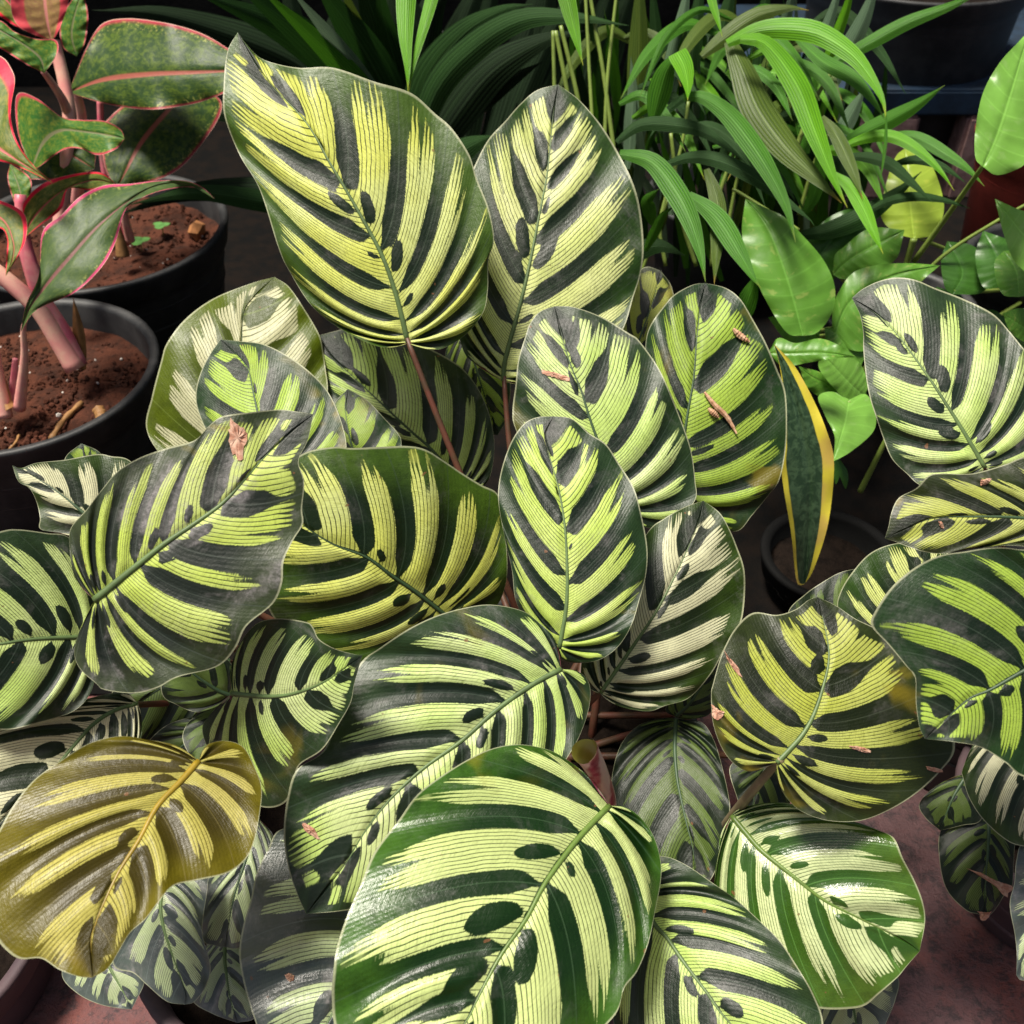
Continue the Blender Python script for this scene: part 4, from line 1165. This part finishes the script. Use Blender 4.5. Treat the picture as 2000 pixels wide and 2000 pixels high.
for i in range(26):
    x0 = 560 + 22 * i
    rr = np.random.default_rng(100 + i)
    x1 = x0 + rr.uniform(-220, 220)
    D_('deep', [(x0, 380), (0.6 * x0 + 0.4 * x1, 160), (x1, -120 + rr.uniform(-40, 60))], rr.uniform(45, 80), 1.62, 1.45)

# ================================================================== PALM (light green, top right)
C_PA = Wz(1390, 560, 0.0) * np.array([1, 1, 0])
pa = thing('potted_palm', 'bright green palm with slender drooping leaflets at the top right', 'palm', C_PA)
pot(pa, C_PA, 0.12, 0.16, soil='soil_dark', seed=9)
def B_(mat, pts, wpx, d0, d1, **kw):
    return blade(pa, BM[mat], pts, wpx * 0.80, d0, d1, name='leaflet', **kw)
B_('bright', [(1445,76),(1495,85),(1554,163),(1590,254),(1626,344),(1655,406)], 62, 1.02, 0.98)
B_('bright', [(1420,85),(1480,60),(1540,56),(1600,66),(1662,105),(1699,150),(1724,195),(1731,236)], 58, 1.05, 0.98)
B_('mid', [(1731,225),(1730,270),(1726,310),(1718,359)], 9, 0.98, 0.98)
B_('mid', [(1554,72),(1608,120),(1662,150),(1700,190),(1729,234)], 40, 1.08, 1.0)
B_('olive', [(1370,110),(1420,70),(1480,30),(1540,16),(1580,20)], 46, 1.08, 1.06)
B_('mid', [(1335,190),(1372,190),(1420,222),(1470,285),(1510,350),(1538,410),(1554,473)], 54, 1.00, 0.95)
B_('olive', [(1425,80),(1450,140),(1480,215),(1535,290),(1590,344),(1644,397)], 82, 1.06, 1.0)
B_('dark', [(1204,278),(1250,245),(1310,243),(1372,256),(1427,292),(1460,322)], 38, 1.05, 1.02)
B_('dark', [(1300,322),(1350,307),(1409,315),(1474,348),(1535,392),(1583,430),(1591,442)], 40, 1.04, 0.97)
B_('mid', [(1210,300),(1273,316),(1320,375),(1348,430),(1368,495),(1378,551)], 58, 1.00, 0.94)
B_('mid', [(1345,380),(1400,425),(1445,496),(1470,540),(1487,564)], 54, 1.00, 0.94)
B_('olive', [(1380,330),(1400,390),(1402,450),(1398,510),(1395,556)], 42, 1.02, 0.97)
B_('bright', [(1322,102),(1336,130),(1343,165),(1343,197)], 50, 1.00, 0.97, base_w=0.95, belly=0.1)
B_('mid', [(1275,235),(1288,180),(1305,130),(1335,100)], 58, 1.05, 1.01)
B_('bright', [(1375,-60),(1390,0),(1402,40),(1411,73)], 22, 0.95, 0.94)
B_('bright', [(1080,-120),(1103,-20),(1122,60),(1139,128)], 44, 0.93, 0.92, base_w=0.6)
B_('mid', [(1600,135),(1684,92),(1771,45),(1860,10),(1940,-30)], 36, 1.10, 1.05)
B_('silver', [(1630,280),(1648,250),(1672,205),(1690,170)], 40, 1.12, 1.10)
B_('mid', [(1640,285),(1690,258),(1735,236),(1790,205),(1846,166)], 44, 1.10, 1.04)
B_('bright', [(1640,290),(1690,270),(1740,266),(1789,290),(1836,333),(1864,373)], 32, 1.05, 1.0)
B_('mid', [(1740,262),(1790,268),(1844,298),(1890,330),(1923,364)], 34, 1.08, 1.02)
B_('dark', [(1650,305),(1700,308),(1740,322),(1782,358),(1822,396)], 32, 1.02, 0.99)
B_('dark', [(1690,415),(1730,395),(1780,384),(1840,390),(1895,407)], 24, 1.02, 1.0)
B_('dark', [(1740,322),(1790,312),(1840,325),(1888,358)], 24, 1.05, 1.02)
B_('bright', [(1630,340),(1660,365),(1685,405),(1705,450),(1725,496)], 40, 1.00, 0.95)
B_('olive', [(1605,228),(1632,262),(1655,310),(1672,350),(1685,390)], 38, 1.02, 0.98)
B_('dark', [(1560,460),(1620,450),(1690,420),(1760,370),(1800,335)], 50, 1.10, 1.06)
B_('silver', [(1290,260),(1310,150),(1330,50),(1350,-60)], 46, 1.18, 1.12)
B_('dark', [(1330,260),(1350,120),(1365,0),(1370,-80)], 46, 1.2, 1.14)
B_('silver', [(1560,200),(1590,110),(1620,40),(1650,-60)], 34, 1.16, 1.10)
B_('silver', [(1610,200),(1650,110),(1690,30),(1720,-60)], 46, 1.14, 1.08)
B_('bright', [(1600,160),(1630,80),(1655,10),(1670,-60)], 28, 1.15, 1.09)
B_('silver', [(1500,160),(1520,80),(1540,20),(1560,-60)], 30, 1.2, 1.12)
B_('olive', [(1240,300),(1245,180),(1248,60),(1250,-80)], 54, 1.22, 1.14)
B_('silver', [(1225,330),(1232,250),(1236,170),(1232,110)], 36, 1.18, 1.16)
B_('dark', [(1290,280),(1285,150),(1280,50),(1270,-60)], 40, 1.24, 1.16)
B_('mid', [(1275,440),(1268,410),(1265,390),(1288,368)], 34, 1.05, 1.02)
B_('mid', [(1260,490),(1280,450),(1295,420),(1318,402)], 26, 1.05, 1.0)
B_('dark', [(1400,260),(1400,120),(1420,20),(1440,-60)], 60, 1.22, 1.16)
B_('dark', [(1470,300),(1480,180),(1490,60),(1500,-60)], 60, 1.24, 1.16)
B_('mid', [(1575,300),(1570,220),(1585,160),(1600,110)], 44, 1.14, 1.12)
B_('dark', [(1180,540),(1230,500),(1285,480),(1340,500)], 50, 1.08, 1.04)
B_('mid', [(1440,640),(1455,600),(1470,560),(1480,530)], 50, 1.04, 1.02)
B_('silver', [(1310,420),(1318,350),(1322,270),(1318,200)], 34, 1.2, 1.16)
B_('mid', [(1570,420),(1590,380),(1600,330),(1598,270)], 36, 1.1, 1.06)
rr = np.random.default_rng(77)
for i in range(120):
    x0 = rr.uniform(1150, 1690)
    y0 = rr.uniform(240, 560)
    x1 = x0 + rr.uniform(-90, 90)
    dz = rr.uniform(0, 0.16)
    B_(['dark', 'deep', 'mid', 'olive', 'dark', 'silver', 'mid'][i % 7], [(x0, y0), (0.5 * (x0 + x1) + rr.uniform(-20, 20), y0 - rr.uniform(100, 140)), (x1, y0 - rr.uniform(200, 330))], rr.uniform(12, 32), 1.42 - dz, 1.28 - dz, twist=rr.uniform(-0.6, 0.6))
for i in range(46):
    x0, y0 = rr.uniform(1200, 1600), rr.uniform(20, 330)
    ln_, sg = rr.uniform(120, 230), (1 if rr.random() < 0.75 else -1)
    dz = rr.uniform(0.0, 0.16)
    B_(['mid', 'dark', 'bright', 'mid', 'olive', 'dark'][i % 6], [(x0, y0), (x0 + sg * ln_ * 0.3, y0 - ln_ * rr.uniform(0.02, 0.15)), (x0 + sg * ln_ * 0.62, y0 + ln_ * 0.18), (x0 + sg * ln_ * 0.86, y0 + ln_ * rr.uniform(0.55, 0.8))],
       rr.uniform(18, 38), 1.24 - dz, 1.20 - dz, twist=rr.uniform(-0.4, 0.4))
for pts, wpx in [([(1165,470),(1160,300),(1150,120),(1142,-40)], 8), ([(1200,300),(1178,140),(1154,0),(1148,-60)], 9), ([(1180,300),(1186,160),(1201,18),(1210,-50)], 8),
                 ([(1080,330),(1083,200),(1080,60)], 9), ([(1125,300),(1108,180),(1085,60)], 10), ([(1150,320),(1128,190),(1095,50)], 10), ([(1360,520),(1330,420),(1310,260)], 9),
                 ([(1390,520),(1400,400),(1440,280)], 9), ([(1415,480),(1440,350),(1460,300)], 8), ([(1300,520),(1290,430),(1330,290),(1345,195)], 8), ([(1250,540),(1290,430),(1305,390)], 7),
                 ([(1560,420),(1590,320),(1620,260)], 8), ([(1540,330),(1590,200),(1625,140)], 10)]:
    stem(pa, 'green_stem', pts, wpx, 1.14, 1.10)

# ================================================================== POTHOS
C_PO = Wz(1700, 760, 0.0) * np.array([1, 1, 0])
C_PR = Wz(1990, 700, 0.0) * np.array([1, 1, 0])
po = thing('potted_pothos', 'marbled pothos with heart shaped leaves below the palm', 'plant', C_PO, 'pothos plants')
pr = thing('potted_pothos', 'pothos with a large pale leaf by the red pot at the right edge', 'plant', C_PR, 'pothos plants')
pot(po, C_PO, 0.11, 0.14, soil='soil_dark', seed=10)
pot(pr, C_PR, 0.12, 0.16, soil='soil_dark', seed=12)
def H_(key, par, mat, mid, left, right, db, dt, **kw):
    cc = C_PO if par is po else C_PR
    kw = dict(dict(peacock=False, NQ=48, NT_=12, expo=1.35, bend=0.10, wave=0.004, corr=0.0003, ribbed=False, petiole_mat='green_stem', petiole_r=0.0022,
                   crown=np.array([cc[0], cc[1], 0.12])), **kw)
    return broad_leaf(key, par, HM[mat], mid, left, right, db, dt, **kw)
H_('p1', po, 'green', [(1568,656),(1545,570),(1517,486),(1490,430),(1456,388)], [(1536,649),(1496,587),(1463,514),(1449,453)], [(1597,649),(1626,609),(1630,558),(1608,507),(1568,460),(1532,424),(1496,406)], 1.0, 1.02)
H_('p2', po, 'green', [(1626,665),(1660,590),(1740,540),(1836,518)], [(1625,620),(1630,587),(1662,536),(1709,518),(1771,514)], [(1650,680),(1700,680),(1760,600),(1800,550)], 1.04, 1.02)
H_('p3', po, 'green', [(1626,536),(1670,500),(1767,449)], [(1630,500),(1648,482),(1699,446)], [(1650,545),(1699,530),(1749,507)], 1.08, 1.06)
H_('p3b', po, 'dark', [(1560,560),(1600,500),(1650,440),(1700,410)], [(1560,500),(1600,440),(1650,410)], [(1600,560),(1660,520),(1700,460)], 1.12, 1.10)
H_('p4', pr, 'yellow', [(1785,466),(1778,400),(1767,290)], [(1746,453),(1720,417),(1735,344),(1750,305)], [(1822,457),(1844,406),(1825,333),(1797,300)], 1.12, 1.14)
H_('p5', pr, 'light', [(1920,326),(1945,270),(1975,180),(2010,60)], [(1905,308),(1905,254),(1920,181),(1952,123),(1988,83)], [(1945,342),(1981,333),(2010,312),(2060,240),(2055,120)], 0.90, 0.92, crown=W(1785, 511, 1.08))
H_('p6', pr, 'light', [(2060,500),(2010,470),(1943,388)], [(2040,560),(2000,529),(1978,504),(1959,453)], [(2060,420),(2000,412),(1967,399)], 0.96, 0.98)
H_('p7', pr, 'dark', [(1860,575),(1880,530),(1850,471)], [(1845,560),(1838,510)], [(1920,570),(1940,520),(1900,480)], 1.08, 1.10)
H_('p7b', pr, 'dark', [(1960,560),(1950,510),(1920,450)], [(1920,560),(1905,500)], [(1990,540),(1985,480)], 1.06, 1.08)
H_('p8', pr, 'green', [(1990,580),(1985,530),(1960,490)], [(1960,576),(1945,545),(1943,510)], [(2020,570),(2030,520),(2000,490)], 1.02, 1.04)
H_('p9', pr, 'green', [(2030,650),(2000,640),(1958,612)], [(2010,670),(1975,650)], [(2030,610),(1990,602)], 1.02, 1.0)
H_('p10', po, 'green', [(1500,690),(1560,690),(1610,690),(1672,697)], [(1520,660),(1554,670),(1601,661),(1640,675)], [(1530,715),(1580,708),(1630,700)], 0.94, 0.92)
H_('p11', po, 'light', [(1659,780),(1652,820),(1640,860),(1626,902)], [(1691,770),(1709,802),(1706,842),(1662,882)], [(1625,765),(1598,775),(1612,813),(1630,853)], 0.98, 0.95)
H_('p12', po, 'light', [(1690,775),(1660,750),(1625,712),(1605,690)], [(1680,800),(1640,770),(1600,720)], [(1695,750),(1680,710),(1650,695)], 1.0, 0.98)
H_('p13', po, 'green', [(1655,790),(1620,755),(1585,735),(1560,715)], [(1630,790),(1580,760)], [(1650,760),(1610,730)], 1.01, 0.99)
H_('p14', po, 'light', [(1600,660),(1560,640),(1500,620)], [(1590,690),(1540,670)], [(1600,630),(1550,612)], 1.06, 1.05)
H_('p15', po, 'green', [(1690,700),(1660,660),(1610,640)], [(1670,720),(1620,680)], [(1700,670),(1670,640)], 1.04, 1.04)
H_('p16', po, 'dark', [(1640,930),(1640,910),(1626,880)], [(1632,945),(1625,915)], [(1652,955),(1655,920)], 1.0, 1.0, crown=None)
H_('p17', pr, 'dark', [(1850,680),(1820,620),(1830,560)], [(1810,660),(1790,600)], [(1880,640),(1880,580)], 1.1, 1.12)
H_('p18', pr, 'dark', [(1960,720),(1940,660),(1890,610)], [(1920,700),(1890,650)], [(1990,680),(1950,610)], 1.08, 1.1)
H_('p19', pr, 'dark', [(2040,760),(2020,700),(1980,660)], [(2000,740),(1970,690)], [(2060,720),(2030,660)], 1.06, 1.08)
stem(po, 'green_stem', [(1560,450),(1450,380),(1430,370)], 8, 1.05, 1.06)
stem(pr, 'green_stem', [(1785,466),(1775,500),(1760,560)], 14, 1.12, 1.16)
stem(pr, 'green_stem', [(1740,620),(1830,510),(1950,430),(2060,370)], 8, 1.12, 1.02)
stem(po, 'green_stem', [(1680,960),(1710,900),(1740,840)], 12, 1.05, 1.0)

# ================================================================== SNAKE PLANT
C_SN = Wz(1620, 1080, 0.06) * np.array([1, 1, 0])
sn = thing('potted_snake_plant', 'snake plant leaf with yellow margins standing in the dark gap right of centre', 'plant', C_SN)
pot(sn, C_SN, 0.075, 0.06, mat='pot_shaded', soil='soil_dark', soil_drop=0.025, seed=13)
broad_leaf('sn1', sn, M['snake'], [(1572,1140),(1580,1030),(1580,930),(1565,830),(1548,770),(1512,672)],
           [(1556,1136),(1545,1040),(1527,925),(1530,840),(1528,770),(1524,722)], [(1590,1110),(1618,1020),(1629,905),(1614,840),(1586,775),(1550,712)],
           0.98, 0.92, peacock=False, NQ=60, NT_=14, expo=1.0, bend=0.0, wave=0.002, corr=0.0, ribbed=False, cup=-0.008)

# ================================================================== SHELF, BRICKS AND POTS AT THE BACK
def box(name, c, s, mat, parent=None, rz=0.0, bevel=0.004):
    import bmesh
    bm = bmesh.new()
    bmesh.ops.create_cube(bm, size=1.0)
    bmesh.ops.scale(bm, vec=s, verts=bm.verts)
    bmesh.ops.bevel(bm, geom=bm.edges[:], offset=bevel, segments=2, affect='EDGES')
    me = bpy.data.meshes.new(name)
    bm.to_mesh(me)
    bm.free()
    me.materials.append(M[mat])
    o = bpy.data.objects.new(name, me)
    COL.objects.link(o)
    o.location = tuple(c)
    o.rotation_euler = (0, 0, rz)
    o.parent = parent
    return o
SZ = 0.20
e0 = Wz(1700, 165, SZ)
tag(box('shelf_board', (1.05, e0[1] + 0.22, SZ - 0.022), (1.3, 0.50, 0.044), 'blue'), 'dark blue painted shelf board under the black pot at the top right', 'shelf')
for i, (px, lab) in enumerate([(1690, 'pinkish brick block under the left end of the blue shelf'), (1895, 'pale pink brick block under the blue shelf above the red pot')]):
    b = Wz(px, 255, 0.09)
    tag(box('brick_block', (b[0], e0[1] + 0.08, 0.0775), (0.12, 0.22, 0.155), 'brick', None, 0.05 * i, 0.006), lab, 'brick', 'shelf supports')
bp = Wz(1795, 150, SZ)
t = thing('large_black_pot', 'large scuffed black pot standing on the blue shelf', 'pot', (bp[0], bp[1] + 0.13, SZ))
pot(t, (bp[0], bp[1] + 0.13), 0.20, 0.34, z0=0.0, soil='soil_dark', taper=0.80, seed=14)
# bricks behind the shelf, rows raised out of view to block sky
WX = 1.02
bw = thing('brick_wall', 'dark red brick wall behind the shelf at the top right corner', 'wall', (WX, e0[1] + 0.62, 0.0))
for row in range(26):
    for k in range(10):
        x = 0.11 + k * 0.225 + (0.11 if row % 2 else 0.0)
        o = box('brick', (x + rng.uniform(-.003, .003), rng.uniform(-.004, .004), 0.036 + row * 0.078), (0.212, 0.10, 0.066), 'brick_red', bw, 0, 0.005)
mb = box('mortar', (1.22, 0.012, 1.01), (2.40, 0.07, 2.03), 'soil_dark', bw, 0, 0.002)
M['shaded'] = simple_mat('shaded_wall', (0.010, 0.010, 0.009), 0.95, 0.5, 8, 0.5, 60, 0.004, spec=0.08, col2=(0.005, 0.005, 0.005))  # near-black colour stands in for shade behind the plants
bk = box('shade_wall', (WX - 2.32, e0[1] + 0.60, 1.02), (4.6, 0.12, 2.04), 'shaded', None, 0, 0.004)  # added backing, tall out of view to block sky light from behind
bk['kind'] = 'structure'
# red pot
rp = Wz(1960, 560, 0.0)
t = thing('red_pot', 'plain red plastic pot at the right edge behind the pothos leaves', 'pot', (rp[0] + 0.02, rp[1] + 0.02, 0))
pot(t, (rp[0] + 0.02, rp[1] + 0.02), 0.125, 0.24, mat='red_pot', soil='soil_dark', seed=15, taper=0.72)
# dusty pot base at the lower left corner
lp = Wz(-60, 1900, 0.0)
t = thing('dusty_pot', 'dusty purple brown pot cut off by the bottom left corner', 'pot', (lp[0] - 0.02, lp[1], 0))
pot(t, (lp[0] - 0.02, lp[1]), 0.10, 0.07, mat='pot_dusty', soil='soil_dark', seed=16, taper=0.9)
